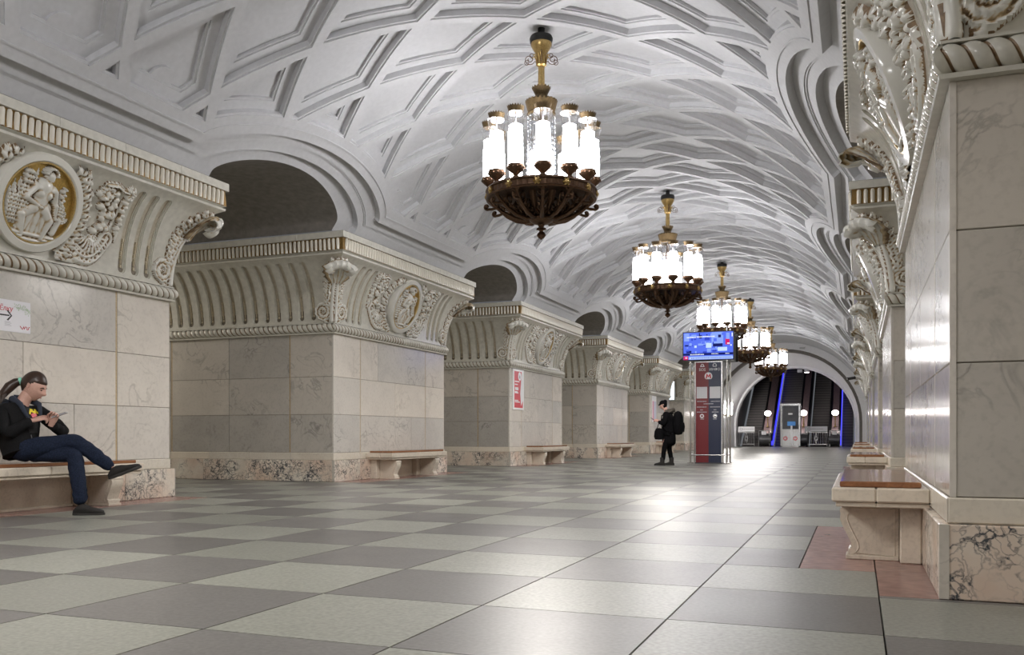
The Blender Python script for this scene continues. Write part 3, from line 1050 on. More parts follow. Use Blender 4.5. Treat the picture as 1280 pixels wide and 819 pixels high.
def leaf_tip_mesh(sx, sy):
    """the leaf's end rolling out over the corner"""
    mb = MB()
    cx, cy = sx * HA, sy * HA
    d = Vector((sx, sy, 0)).normalized(); w = Vector((-d.y, d.x, 0))
    path = []
    for t in np.linspace(0, 1, 9):
        v = CLEN * (0.55 + 0.33 * t)
        o, z, _, _ = cav(v)
        path.append((o * 1.414 + 0.055, z))
    o0, z0 = path[-1]
    for a in np.linspace(20, 235, 10):
        r = 0.085
        path.append((o0 + 0.02 + r * math.sin(math.radians(a)) , z0 - 0.06 + r * math.cos(math.radians(a)) * 0.9))
    n = len(path)
    for i in range(n):
        t = i / (n - 1)
        path[i] = (*path[i], 0.10 + 0.19 * math.sin(PI * min(1, t * 1.0)) ** 0.8)
    m = 17
    vs = []
    for i, (o, z, hw) in enumerate(path):
        for j in range(m):
            s = -1 + 2 * j / (m - 1)
            sc = hw * s * (1 + 0.10 * math.cos(i * 2.4))
            dip = 0.05 * (s * s) - 0.022 * math.cos(s * PI * 5)
            p = Vector((cx, cy, z - 0.02 - 0.11 * s * s * min(1, i / 8))) + d * (o - dip) + w * sc
            vs.append(p)
    k = len(vs)
    vs2 = [p - d * 0.02 + Vector((0, 0, 0.012)) for p in vs]
    fs = []
    for i in range(n - 1):
        for j in range(m - 1):
            a = i * m + j
            fs.append((a, a + 1, a + m + 1, a + m)); fs.append((k + a, k + a + m, k + a + m + 1, k + a + 1))
    rim = [i * m for i in range(n)]; rim2 = [i * m + m - 1 for i in range(n)]
    for a, b in zip(rim[:-1], rim[1:]): fs.append((a, b, k + b, k + a))
    for a, b in zip(rim2[:-1], rim2[1:]): fs.append((b, a, k + a, k + b))
    for j in range(m - 1):
        a = (n - 1) * m + j; fs.append((a, a + 1, k + a + 1, k + a))
    mb.add(vs, fs).add(vs2, [])
    mb.v = [tuple(p) for p in vs] + [tuple(p) for p in vs2]
    return mb.mesh('leaf_tip', M['relief'], 60, fix=True)
CORNERS = {'hn': ('hall', -1, 'near', 1, 1, -1), 'hf': ('hall', 1, 'far', -1, 1, 1)}
corner_me = {k: (corner_leaf_mesh(*c[:4]), leaf_tip_mesh(c[4], c[5])) for k, c in CORNERS.items()}

# ---- medallion and the garlands beside it
MR = 0.565
MED_C = (0.255, 3.425); MED_T = math.radians(21)
def med_map(x, y, h):
    o = MED_C[0] + y * math.sin(MED_T) + h * math.cos(MED_T)
    z = MED_C[1] + y * math.cos(MED_T) - h * math.sin(MED_T)
    return face_pt('hall', x, o, z)
def ring_mesh(prof, n=48, name='medallion_frame', mat='relief'):
    vs, fs = [], []
    k = len(prof)
    for i in range(n):
        a = 2 * PI * i / n
        for r, h in prof: vs.append(med_map(r * math.cos(a), r * math.sin(a), h))
    for i in range(n):
        for j in range(k - 1):
            a, b = i * k + j, ((i + 1) % n) * k + j
            fs.append((a, b, b + 1, a + 1))
    return np_mesh(name, vs, fs, M[mat], 40)
med_frame = ring_mesh([(MR * 0.99, -0.12), (MR, 0.0), (MR - 0.015, 0.022), (MR - 0.085, 0.03), (MR - 0.10, 0.02), (MR - 0.108, -0.005), (MR - 0.125, -0.03)])
med_cord = ring_mesh([(MR - 0.098, 0.0), (MR - 0.107, 0.018), (MR - 0.122, 0.018), (MR - 0.13, -0.01), (MR - 0.13, -0.03)], 48, 'medallion_cord', 'gilt')
vs = [med_map(0, 0, -0.022)] + [med_map((MR - 0.11) * math.cos(a), (MR - 0.11) * math.sin(a), -0.03) for a in np.linspace(0, 2 * PI, 49)[:-1]]
med_gold = np_mesh('gold_ground', vs, [(0, 1 + i, 1 + (i + 1) % 48) for i in range(48)], M['gold'], 60)
def figure_prims(kind):
    s = 0.475
    P = lambda x, y: (x * s, y * s)
    pr = []
    # skirt and legs of the seated figure
    for i in range(7):
        x = -0.42 + i * 0.13
        pr.append(('cap', P(-0.22 + i * 0.07, -0.10), P(x, -0.88 + abs(x) * 0.25), 0.16 * s, 0.07 * s, 0.055 + 0.012 * (i % 2)))
    pr += [('cap', P(-0.15, -0.12), P(-0.42, -0.34), 0.17 * s, 0.13 * s, 0.085), ('cap', P(-0.42, -0.34), P(-0.30, -0.78), 0.12 * s, 0.08 * s, 0.08),
           ('cap', P(0.12, -0.14), P(0.34, -0.36), 0.17 * s, 0.13 * s, 0.09), ('cap', P(0.34, -0.36), P(0.24, -0.80), 0.12 * s, 0.08 * s, 0.085),
           ('ell', P(-0.34, -0.84), 0.12 * s, 0.05 * s, 0, 0.06), ('ell', P(0.34, -0.84), 0.13 * s, 0.05 * s, 0, 0.06)]
    # trunk, shoulders
    pr += [('cap', P(0.0, 0.36), P(-0.02, -0.06), 0.25 * s, 0.20 * s, 0.095), ('ell', P(-0.10, 0.22), 0.14 * s, 0.14 * s, 0, 0.101), ('ell', P(0.11, 0.22), 0.14 * s, 0.14 * s, 0, 0.101),
           ('cap', P(-0.24, 0.36), P(0.24, 0.36), 0.12 * s, 0.12 * s, 0.085)]
    # neck, head, hair and wreath
    pr += [('cap', P(0.03, 0.44), P(0.05, 0.56), 0.075 * s, 0.07 * s, 0.075), ('ell', P(0.06, 0.66), 0.125 * s, 0.155 * s, 0.1, 0.105),
           ('cap', P(0.065, 0.66), P(0.075, 0.60), 0.02 * s, 0.03 * s, 0.122), ('ell', P(0.01, 0.675), 0.022 * s, 0.012 * s, 0, 0.112), ('ell', P(0.13, 0.675), 0.022 * s, 0.012 * s, 0, 0.112),
           ('ell', P(0.07, 0.565), 0.04 * s, 0.012 * s, 0, 0.112)]
    for i in range(9):
        a = PI * (0.02 + 0.96 * i / 8)
        pr.append(('ell', (P(0.06, 0.70)[0] + 0.14 * s * math.cos(a), P(0.06, 0.70)[1] + 0.15 * s * math.sin(a)), 0.05 * s, 0.04 * s, a, 0.112))
    # arms
    pr += [('cap', P(-0.27, 0.34), P(-0.44, 0.06), 0.10 * s, 0.08 * s, 0.10), ('cap', P(-0.44, 0.06), P(-0.08, -0.06), 0.08 * s, 0.06 * s, 0.115), ('ell', P(-0.03, -0.08), 0.07 * s, 0.05 * s, 0, 0.12),
           ('cap', P(0.27, 0.34), P(0.38, 0.04), 0.10 * s, 0.075 * s, 0.10), ('cap', P(0.38, 0.04), P(0.44, -0.22), 0.075 * s, 0.055 * s, 0.10), ('ell', P(0.45, -0.27), 0.06 * s, 0.06 * s, 0, 0.11)]
    # sheaf on one side, ears and stalks on the other
    for i in range(6):
        pr.append(('leaf', P(-0.72 + 0.05 * i, -0.62), P(-0.86 + 0.13 * i, 0.30 + 0.10 * i), 0.055 * s + 0.008, 0.05 + 0.006 * (i % 3)))
    for i in range(9):
        pr.append(('ell', P(-0.52 + 0.07 * (i % 3), 0.42 + 0.11 * (i // 3)), 0.05 * s, 0.075 * s, 0.5, 0.07))
    for i in range(5):
        pr.append(('leaf', P(0.52, -0.40), P(0.50 + 0.10 * i, 0.44 - 0.16 * i), 0.05 * s + 0.006, 0.06))
    for i in range(6):
        pr.append(('ell', P(0.52 + 0.05 * (i % 2), 0.14 + 0.065 * i), 0.05 * s, 0.05 * s, 0, 0.075))
    pr += [('cap', P(0.56, -0.30), P(0.52, -0.62), 0.12 * s, 0.09 * s, 0.075), ('cap', P(-0.55, -0.78), P(0.60, -0.76), 0.06 * s, 0.06 * s, 0.05),
           ('cap', P(-0.35, -0.90), P(0.35, -0.90), 0.06 * s, 0.06 * s, 0.04)]
    if kind:
        pr = [tuple((-e[0], e[1]) if isinstance(e, tuple) and len(e) == 2 and not isinstance(e[0], tuple) else e for e in p) for p in pr]
    return pr
def figure_mesh(kind):
    V, F = relief(-0.46, 0.46, -0.46, 0.46, 0.0095, [p for p in figure_prims(kind)], lambda x, y, h: med_map(*((x, y) if math.hypot(x, y) < 0.452 else (x * 0.452 / math.hypot(x, y), y * 0.452 / math.hypot(x, y))), (h - 0.028 if h > 0 else -0.036)), -0.01, 0.0, 0.012)
    return np_mesh('seated_figure', V, F, [M['relief'], M['groove']], 70, list(RELIEF_MI))
fig_me = [figure_mesh(0), figure_mesh(1)]
def garland_prims(s):
    X = lambda u, v: (s * u, v)
    pr = []
    # palm leaf hugging the frame
    for i in range(11):
        a = -1.05 + i * 0.185
        c = (0.60 * math.cos(a), 0.60 + 0.60 * math.sin(a))
        pr.append(('leaf', X(*c), X(c[0] + 0.25 * math.cos(a + 0.75), c[1] + 0.25 * math.sin(a + 0.75)), 0.075, 0.085 + 0.02 * (i % 2)))
    pr.append(('band', [X(0.62 * math.cos(a), 0.60 + 0.62 * math.sin(a)) for a in np.linspace(-1.0, 0.95, 12)], 0.03, 0.05, 1))
    # fruit hanging in a bunch
    r2 = np.random.default_rng(5)
    for i in range(32):
        v = 0.52 + 0.48 * r2.random()
        u = 0.97 + (r2.random() - 0.5) * (0.14 + 0.36 * (v - 0.45))
        r = 0.036 + 0.020 * r2.random()
        pr.append(('ell', X(u, v), r, r, 0, 0.06 + 0.04 * r2.random()))
    for i in range(9):
        a = i * 0.7
        pr.append(('leaf', X(0.92, 0.98), X(0.92 + 0.15 * math.cos(a), 0.98 + 0.11 * math.sin(a)), 0.05, 0.06))
    # shell below the fruit
    pr.append(('shell', X(0.88, 0.46), 0.27, (-2.5 if s > 0 else -1.9), (-0.55 if s > 0 else -0.55 + 0.0) if s > 0 else 0.05 - 0.6, 9, 0.075))
    pr.append(('ell', X(0.88, 0.47), 0.06, 0.05, 0, 0.075))
    # ribbon swag along the bottom and up
    sw = [X(0.60 + 0.50 * t, 0.22 - 0.13 * math.sin(PI * t) + 0.20 * t * t) for t in np.linspace(0, 1, 9)]
    pr.append(('band', sw, 0.115, 0.07, 3))
    pr.append(('band', [X(1.10, 0.42), X(1.16, 0.70), X(1.20, 0.95)], 0.030, 0.035, 1))
    pr.append(('leaf', X(0.52, 0.08), X(0.80, 0.14), 0.09, 0.06)); pr.append(('leaf', X(0.66, 0.10), X(0.40, 0.05), 0.07, 0.05))
    # bow at the top and the long tassel
    pr.append(('band', [X(0.86, 1.08), X(1.00, 1.11), X(1.12, 1.06), X(1.20, 1.07)], 0.042, 0.065, 2))
    for a in (0.2, 0.9, -0.5, -1.1, 1.6):
        pr.append(('leaf', X(1.19, 1.04), X(1.19 + 0.15 * math.cos(a), 1.04 + 0.13 * math.sin(a)), 0.042, 0.07))
    for i in range(8):
        v = 0.98 - i * 0.058
        pr.append(('ell', X(1.235 + 0.012 * (-1) ** i, v), 0.052 - 0.002 * i, 0.042, 0, 0.075))
    pr.append(('cap', X(1.235, 0.52), X(1.24, 0.40), 0.040, 0.018, 0.055))
    return pr
def garland_mesh(s):
    us = sorted((s * 0.36, s * 1.40))
    V, F = relief(us[0], us[1], 0.02, CLEN - 0.05, 0.0115, garland_prims(s), cav_map('hall'))
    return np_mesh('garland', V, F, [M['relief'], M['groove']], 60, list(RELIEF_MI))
gar_me = {s: garland_mesh(s) for s in (-1, 1)}

# ---- rope moulding, cornice with reeds
def sweep_runs(fn, faces=('near', 'hall', 'far')):
    V, F = [], []
    for f in faces:
        v, fc = fn(f)
        o = len(V); V += v; F += [tuple(i + o for i in q) for q in fc]
    return V, F
def rope_run(face):
    R = 0.082; zc = Z_TOP + 0.105; per = 0.105
    n = int(2 * (HA + 0.1) / per * 12); m = 13
    us = np.linspace(-HA - 0.1, HA + 0.1, n + 1)
    vs = []
    for u in us:
        for j in range(m):
            t = -PI / 2 + PI * j / (m - 1)
            ph = u / per * 2 * PI
            r = R * (0.70 + 0.30 * abs(math.sin(ph / 2)) ** 0.55)
            uu = max(-HA - 0.0 - r * math.cos(t), min(HA + r * math.cos(t), u - t * 1.9 * per / (2 * PI)))
            vs.append(face_pt(face, uu, r * math.cos(t), zc + r * math.sin(t)))
    fs = [(i * m + j, (i + 1) * m + j, (i + 1) * m + j + 1, i * m + j + 1) for i in range(n) for j in range(m - 1)]
    for i in range(n):
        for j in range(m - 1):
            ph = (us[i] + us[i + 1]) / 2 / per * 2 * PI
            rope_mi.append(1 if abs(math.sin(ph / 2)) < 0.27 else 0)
    return vs, fs
rope_mi = []
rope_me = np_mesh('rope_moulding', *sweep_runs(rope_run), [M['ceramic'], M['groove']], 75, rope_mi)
def molding_mesh(name, prof, mat, faces=('near', 'hall', 'far', 'rear'), smooth=30):
    """straight moulding with mitred corners; prof = (offset, z)"""
    def run(face):
        vs = [face_pt(face, s * (HA + o), o, z) for s in (-1, 1) for o, z in prof]
        k = len(prof)
        return vs, [(j, k + j, k + j + 1, j + 1) for j in range(k - 1)]
    return np_mesh(name, *sweep_runs(run, faces), M[mat], smooth)
fillet_lo = molding_mesh('rope_fillet', [(0.0, Z_TOP - 0.005), (0.05, Z_TOP - 0.002), (0.055, Z_TOP + 0.022), (0.03, Z_TOP + 0.03), (0.0, Z_TOP + 0.03)], 'ceramic')
fillet_hi = molding_mesh('capital_foot', [(0.0, Z_TOP + 0.18), (0.045, Z_TOP + 0.18), (0.045, Z_CAP - 0.005), (0.0, Z_CAP + 0.005)], 'ceramic')
OC = C_O[-1]
bead_band = molding_mesh('cornice_fillet', [(OC - 0.03, Z_CAPT - 0.01), (OC + 0.0, Z_CAPT), (OC + 0.02, Z_CAPT + 0.012), (OC + 0.025, Z_CAPT + 0.04), (OC - 0.02, Z_CAPT + 0.048), (OC + 0.0, Z_CAPT + 0.06), (OC + 0.03, Z_CAPT + 0.075)], 'ceramic')
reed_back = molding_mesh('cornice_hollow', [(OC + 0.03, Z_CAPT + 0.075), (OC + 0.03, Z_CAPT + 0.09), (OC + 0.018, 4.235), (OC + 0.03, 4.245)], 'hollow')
cap_top = molding_mesh('cornice_top', [(OC + 0.05, 4.353), (0.0, 4.353)], 'ceramic')
def reeds_mesh():
    mb = MB()
    per = 0.0875
    zb, zt = Z_CAPT + 0.078, 4.232
    for f in ('near', 'hall', 'far'):
        n = int(2 * (HA + OC) / per)
        for i in range(n):
            u = (i - (n - 1) / 2) * per
            vs = []
            for (z, sc, lean) in ((zb, 1.0, 0.0), (zt - 0.035, 1.0, 0.012), (zt - 0.008, 0.7, 0.012), (zt, 0.2, 0.002)):
                for t in np.linspace(0, PI, 6):
                    vs.append(face_pt(f, u + 0.029 * sc * math.cos(t), OC + 0.022 + lean + 0.036 * sc * math.sin(t), z))
            mb.add(vs, [(r * 6 + j + 1, r * 6 + j, (r + 1) * 6 + j, (r + 1) * 6 + j + 1) for r in range(3) for j in range(5)])
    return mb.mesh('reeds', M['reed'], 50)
reeds_me = reeds_mesh()

def make_pylon(label, loc, rotz, fig):
    p = thing('pylon', label, 'pillar', loc, rotz)
    MB().box(-HA + 0.012, HA - 0.012, -HA + 0.012, HA - 0.012, 0.0, 4.349).build('masonry_core', M['core'], p)
    for f in ('hall', 'near', 'far'):
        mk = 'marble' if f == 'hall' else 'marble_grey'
        for r in range(3):
            z0, z1 = JZ[r], JZ[r + 1]
            cuts = [-HA, -HA + 0.93, 0.0, HA - 0.93, HA]
            if f == 'hall' and r != 1: cuts = [-HA, -HA + 0.93, -0.70 if r == 2 else 0.70, HA - 0.93, HA]
            for q, (a, b) in enumerate(zip(cuts[:-1], cuts[1:])):
                a2 = a + (0.012 if q in (1,) else 0) + (0.006 if q == 3 else 0); b2 = b - (0.012 if q == 2 else 0) - (0.006 if q == 0 else 0)
                if q == 3: a2 = a + 0.012
                if q == 0: b2 = b - 0.012
                slab(f, a2, b2, z0, z1, -0.015, 0.0, mk, 'marble_slab', p)
        if f != 'hall':
            for s in (-1, 1):
                u0, u1 = sorted((s * (HA - 0.032), s * HA))
                slab(f, u0, u1, Z_BC, Z_TOP, 0.0, 0.004, 'marble', 'corner_strip', p, 0.0005, 0.001)
                u0, u1 = sorted((s * (HA + 0.004), s * (HA + 0.054)))
                slab(f, u0, u1, 0.002, Z_PL, 0.045, 0.056, 'marble_grey', 'plinth_corner_strip', p, 0.0005, 0.002)
        for s in (-1, 1):
            slab(f, s * (HA - 0.93) - 0.012, s * (HA - 0.93) + 0.012, Z_BC, Z_TOP, -0.015, -0.006, 'gilt_joint', 'joint_strip', p, 0.0, 0.001)
        n = 5
        for q in range(n):
            w = 2 * (HA + 0.012) / n
            slab(f, -HA - 0.012 + q * w, -HA - 0.012 + (q + 1) * w, Z_PL, Z_BC, -0.01, 0.014, 'base_course', 'base_course_block', p, 0.001, 0.008)
        cuts = [-HA - 0.052] + [-HA - 0.052 + (2 * HA + 0.104) * t for t in (0.19, 0.38, 0.62, 0.81)] + [HA + 0.052]
        if f == 'near': cuts[1] += 0.12; cuts[3] -= 0.15
        for a, b in zip(cuts[:-1], cuts[1:]):
            slab(f, a, b, 0.0, Z_PL, 0.0, 0.052, 'plinth', 'plinth_block', p, 0.001, 0.006)
        link('fluted_ground', flute_me[f], p)
        link('flute_beads', bead_me[f], p)['kind'] = 'stuff'
        # top blocks of the cornice
        n = 6
        for q in range(n):
            w = 2 * (HA + OC + 0.058) / n
            slab(f, -HA - OC - 0.058 + q * w, -HA - OC - 0.058 + (q + 1) * w, 4.238, 4.349, OC - 0.05, OC + 0.058, 'ceramic', 'cornice_block', p, 0.001, 0.004)
    for nm, me in (('rope_moulding', rope_me), ('rope_fillet', fillet_lo), ('capital_foot', fillet_hi), ('cornice_fillet', bead_band), ('cornice_hollow', reed_back), ('cornice_top', cap_top)):
        link(nm, me, p)
    link('reeds', reeds_me, p)['kind'] = 'stuff'
    for a, b in corner_me.values():
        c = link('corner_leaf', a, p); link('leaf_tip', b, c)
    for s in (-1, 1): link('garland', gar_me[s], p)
    m = link('medallion_frame', med_frame, p)
    link('medallion_cord', med_cord, m); link('gold_ground', med_gold, m); link('seated_figure', fig_me[fig], m)
    return p
ORD = {0: 'first', 1: 'second', 2: 'third', 3: 'fourth', 4: 'fifth', 5: 'sixth'}
LEFT_LABEL = {-1: 'marble pylon on the left wall behind the viewer', 0: 'marble pylon behind the man on the bench, its medallion the largest',
              1: 'second marble pylon on the left, fluted side and corner leaf facing the camera', 2: 'third marble pylon on the left, with a red poster on its corner',
              3: 'fourth marble pylon on the left, lamplight gleaming on its face', 4: 'fifth marble pylon on the left, behind the standing person',
              5: 'farthest marble pylon on the left, mostly hidden by the information column'}
RIGHT_LABEL = {-1: 'marble pylon on the right wall beside the viewer', 0: 'huge near marble pylon on the right with dark-veined plinth corner',
               1: 'second marble pylon along the right wall, its corner leaf curling over the hall', 2: 'third marble pylon along the right wall',
               3: 'fourth marble pylon along the right wall', 4: 'fifth marble pylon along the right wall', 5: 'farthest marble pylon on the right, next to the end wall'}
left_p, right_p = {}, {}
for k in PYL_K:
    y = pyl_y(k) + HA
    left_p[k] = make_pylon(LEFT_LABEL[k], (-HX - HA, y, 0), 0.0, 0)
    right_p[k] = make_pylon(RIGHT_LABEL[k], (HX + HA, y, 0), PI, 1)
# ================================================================== BENCHES
LEG_F = [(0.50, 0.0), (0.50, 0.045), (0.478, 0.075), (0.482, 0.11), (0.505, 0.16), (0.535, 0.22), (0.553, 0.27), (0.548, 0.32), (0.525, 0.355), (0.50, 0.372)]
def console_leg(w=0.085):
    mb = MB()
    prof = [(0.185, 0.0)] + LEG_F + [(0.185, 0.372)]
    mb.prism(prof, lambda o, z: (o, -w, z), lambda o, z: (o, w, z))
    # raised line that follows the S curve, and a sunk field behind it
    line = [(o - 0.045, max(0.03, min(0.345, z))) for o, z in LEG_F[1:-1]]
    for s in (-1, 1):
        mb.tube([(o, s * w, z) for o, z in line + [(0.21, 0.345), (0.21, 0.03), line[0]]], 0.006, 5)
    mb.box(0.185, 0.515, -w - 0.012, w + 0.012, 0.0, 0.028, 0.004)
    # scrolls at head and foot
    mb.cyl((0.522, -w - 0.006, 0.325), (0.522, w + 0.006, 0.325), 0.032, n=12)
    mb.cyl((0.478, -w - 0.006, 0.055), (0.478, w + 0.006, 0.055), 0.022, n=10)
    return mb.mesh('leg', M['bench_marble'], 35, fix=True)
leg_me = console_leg()
def make_bench(label, loc, rotz):
    b = thing('bench', label, 'bench', loc, rotz, None)
    for q, (u0, u1) in enumerate(((-1.2, -0.15), (-0.15, 1.2))):
        for (o0, o1) in ((0.014, 0.33), (0.33, 0.60)):
            mb = MB().box(o0, o1 - 0.001, u0 + 0.001, u1 - 0.001, 0.405, 0.498, 0.010)
            mb.box(o0, min(o1, 0.575), max(u0, -1.175) + 0.001, min(u1, 1.175) - 0.001, 0.372, 0.404, 0.006)
            mb.build('top_block', M['bench_marble'], b)
    for u0, u1 in ((-1.12, -0.36), (-0.36, 1.12)):
        MB().box(0.06, 0.55, u0 + 0.0015, u1 - 0.0015, 0.499, 0.536, 0.006).build('seat_board', M['bench_wood'], b)
    for u in (-0.86, 0.82):
        l = link('leg', leg_me, b, (0, u, 0))
        MB().box(0.053, 0.182, u - 0.22, u + 0.22, 0.0, 0.371, 0.008).build('rear_block', M['bench_marble'], b)
    MB().box(0.053, 0.075, -0.63, 0.59, 0.0, 0.37, 0.003).build('back_panel', M['bench_marble'], b)
    MB().box(0.053, 0.10, -0.63, 0.59, 0.0, 0.03, 0.003).build('foot_strip', M['bench_marble'], b)
    return b
BL = {0: 'marble bench with wooden seat that the man sits on', 1: 'empty marble bench in front of the second pylon on the left',
      2: 'marble bench under the red poster pylon on the left', 3: 'marble bench at the fourth pylon on the left', 4: 'marble bench behind the standing person'}
BR = {0: 'large near marble bench with glossy wooden seat on the right', 1: 'second marble bench along the right wall', 2: 'third marble bench along the right wall',
      3: 'fourth marble bench along the right wall', 4: 'farthest marble bench along the right wall'}
for k in range(5):
    y = pyl_y(k) + HA
    make_bench(BL[k], (-HX, y, 0), 0.0)
    make_bench(BR[k], (HX, y, 0), PI)

# ================================================================== CHANDELIERS
def spiral_pts(c, r0, r1, a0, a1, n, fn):
    return [fn(c[0] + (r0 + (r1 - r0) * i / (n - 1)) * math.cos(a0 + (a1 - a0) * i / (n - 1)), c[1] + (r0 + (r1 - r0) * i / (n - 1)) * math.sin(a0 + (a1 - a0) * i / (n - 1))) for i in range(n)]
ZT = 6.47       # panel the chandelier hangs from; z below is measured from there
def zz(z): return z - ZT
CH = {}
def radial(r, z): return (r, 0.0, zz(z))
def build_chandelier_meshes():
    mb = MB(); mb.lathe([(0.02, zz(6.585)), (0.05, zz(6.585)), (0.05, zz(6.46)), (0.15, zz(6.455)), (0.165, zz(6.42)), (0.155, zz(6.36)), (0.10, zz(6.35))], 24)
    CH['canopy'] = mb.mesh('canopy', M['black_iron'], 40)
    mb = MB(); mb.lathe([(0.145, zz(6.36)), (0.15, zz(6.33)), (0.125, zz(6.28)), (0.085, zz(6.22)), (0.06, zz(6.14)), (0.065, zz(6.10)), (0.055, zz(6.06)), (0.075, zz(6.05)), (0.05, zz(6.03))], 24)
    for i in range(8):
        a = 2 * PI * i / 8
        mb.tube([(0.065 * math.cos(a), 0.065 * math.sin(a), zz(6.05)), (0.075 * math.cos(a), 0.075 * math.sin(a), zz(6.14)), (0.10 * math.cos(a), 0.10 * math.sin(a), zz(6.19)), (0.13 * math.cos(a), 0.13 * math.sin(a), zz(6.17))], [0.012, 0.014, 0.012, 0.008], 5)
    CH['bell'] = mb.mesh('stem_bell', M['brass'], 40)
    mb = MB()
    f = lambda x, z: (x, 0, zz(z))
    mb.tube([f(0.055, 6.08), f(0.10, 6.11)] + spiral_pts((0.165, 6.13), 0.075, 0.02, -2.6, 7.0, 22, f), 0.0055, 5)
    mb.tube(spiral_pts((0.20, 6.08), 0.045, 0.012, 2.2, -5.0, 14, f), 0.005, 5)
    mb.tube(spiral_pts((0.13, 6.19), 0.04, 0.012, -1.6, 4.6, 14, f), 0.005, 5)
    CH['bracket'] = mb.mesh('scroll_bracket', M['bronze'], 50)
    mb = MB(); 
    n = 16; prof = [(0.042, zz(6.04)), (0.046, zz(5.75)), (0.055, zz(5.74))]
    mb.lathe(prof, n, scallop={0: (0.004, 0), 1: (0.004, 0)})
    CH['stem'] = mb.mesh('stem', M['brass'], 25)
    mb = MB(); mb.lathe([(0.06, zz(5.56)), (0.085, zz(5.58)), (0.08, zz(5.62)), (0.10, zz(5.66)), (0.135, zz(5.73)), (0.12, zz(5.715)), (0.06, zz(5.70))], 32, scallop={4: (0.004, 0.012)})
    CH['ucrown'] = mb.mesh('upper_crown', M['crown_metal'], 30)
    mb = MB(); mb.lathe([(0.08, zz(5.56)), (0.195, zz(5.55)), (0.225, zz(5.53)), (0.205, zz(5.46)), (0.19, zz(5.38)), (0.205, zz(5.36)), (0.195, zz(5.33)), (0.17, zz(5.33)), (0.165, zz(5.50)), (0.06, zz(5.52))], 48, scallop={2: (0.006, 0.014), 3: (0.004, 0.0)})
    CH['mcrown'] = mb.mesh('middle_crown', M['crown_metal'], 30)
    mb = MB(); mb.lathe([(0.185, zz(5.36)), (0.18, zz(5.1)), (0.175, zz(4.5)), (0.185, zz(4.2))], 24)
    CH['crystal'] = mb.mesh('crystal_column', M['crystal'], 50)
    mb = MB()
    for i in range(18):
        a = 2 * PI * i / 18
        for j in range(17):
            mb.ball((0.195 * math.cos(a), 0.195 * math.sin(a), zz(5.32 - j * 0.066)), 0.015, 5, 4, (1, 1, 1.9))
    CH['strands'] = mb.mesh('crystal_strands', M['crystal'])
    mb = MB(); mb.lathe([(0.03, zz(5.5)), (0.03, zz(3.95)), (0.0, zz(3.9))], 8)
    CH['rod'] = mb.mesh('centre_rod', M['bronze'], 40)
    # the ring that carries the lamps
    n = 120
    mb = MB(); mb.lathe([(0.70, zz(4.15)), (0.775, zz(4.14)), (0.785, zz(4.16)), (0.765, zz(4.175)), (0.762, zz(4.245)), (0.785, zz(4.26)), (0.775, zz(4.285)), (0.70, zz(4.28)), (0.695, zz(4.20)), (0.70, zz(4.15))], n, scallop={3: (0.006, 0), 4: (0.006, 0)})
    CH['ring'] = mb.mesh('lamp_ring', M['bronze'], 35)
    mb = MB()
    for i in range(12):
        a = 2 * PI * (i + 0.5) / 12
        c = Vector((0.775 * math.cos(a), 0.775 * math.sin(a), zz(4.21)))
        mb.ball(c, 0.035, 8, 6, (1, 1, 1)); 
        for q in range(6):
            b = q * PI / 3
            mb.ball(c + Vector((-math.sin(a) * 0.04 * math.cos(b), math.cos(a) * 0.04 * math.cos(b), 0.04 * math.sin(b))), 0.018, 5, 4)
    CH['rosettes'] = mb.mesh('ring_rosettes', M['brass'], 50)
    # one arm of the bowl: S scroll from hub to ring with volutes
    mb = MB()
    main = [radial(0.13, 3.90), radial(0.25, 3.865), radial(0.40, 3.90), radial(0.55, 3.98), radial(0.67, 4.08), radial(0.73, 4.16)]
    mb.tube(main, [0.035, 0.032, 0.03, 0.028, 0.026, 0.03], 7)
    rad = lambda r, z: radial(r, z)
    mb.tube([radial(0.62, 4.04), radial(0.70, 4.02)] + spiral_pts((0.765, 4.055), 0.046, 0.012, -2.2, 4.2, 14, rad), [0.020] * 2 + [0.019 - 0.0008 * i for i in range(14)], 6)
    mb.tube(spiral_pts((0.36, 4.02), 0.095, 0.015, -1.7, 6.2, 18, rad), 0.016, 6)
    mb.tube(spiral_pts((0.54, 4.10), 0.075, 0.012, -1.2, -7.2, 16, rad), 0.014, 6)
    mb.tube(spiral_pts((0.22, 3.98), 0.06, 0.012, -1.7, 5.2, 14, rad), 0.014, 6)
    for t in np.linspace(0.2, 0.95, 6):
        x = 0.13 + 0.6 * t; z = 3.87 + 0.27 * t ** 1.7
        mb.tube([(x, 0.0, zz(z)), (x + 0.02, 0.05, zz(z + 0.03)), (x + 0.06, 0.07, zz(z + 0.045))], [0.016, 0.014, 0.006], 5)
        mb.tube([(x, 0.0, zz(z)), (x + 0.02, -0.05, zz(z + 0.03)), (x + 0.06, -0.07, zz(z + 0.045))], [0.016, 0.014, 0.006], 5)
    mb.ball(radial(0.765, 4.055), 0.026, 6, 5)
    CH['arm'] = mb.mesh('arm', M['bronze'], 60)
    # leaf standing between two arms
    mb = MB()
    path = [(0.12, 3.92), (0.22, 3.90), (0.34, 3.93), (0.46, 4.02), (0.54, 4.14), (0.60, 4.20), (0.65, 4.19)]
    wd = [0.02, 0.025, 0.035, 0.045, 0.05, 0.04, 0.012]
    vs = []
    for (r, z), w in zip(path, wd):
        for s in (-1, -0.5, 0, 0.5, 1):
            vs.append((r, w * s, zz(z + 0.03 * s * s - 0.012 * (s == 0))))
    fs = [(i * 5 + j, i * 5 + j + 1, (i + 1) * 5 + j + 1, (i + 1) * 5 + j) for i in range(6) for j in range(4)]
    k = len(vs)
    vs2 = [(x, y, z + 0.012) for x, y, z in vs]
    mb.add(vs + vs2, fs + [(k + a, k + d, k + c, k + b) for a, b, c, d in fs])
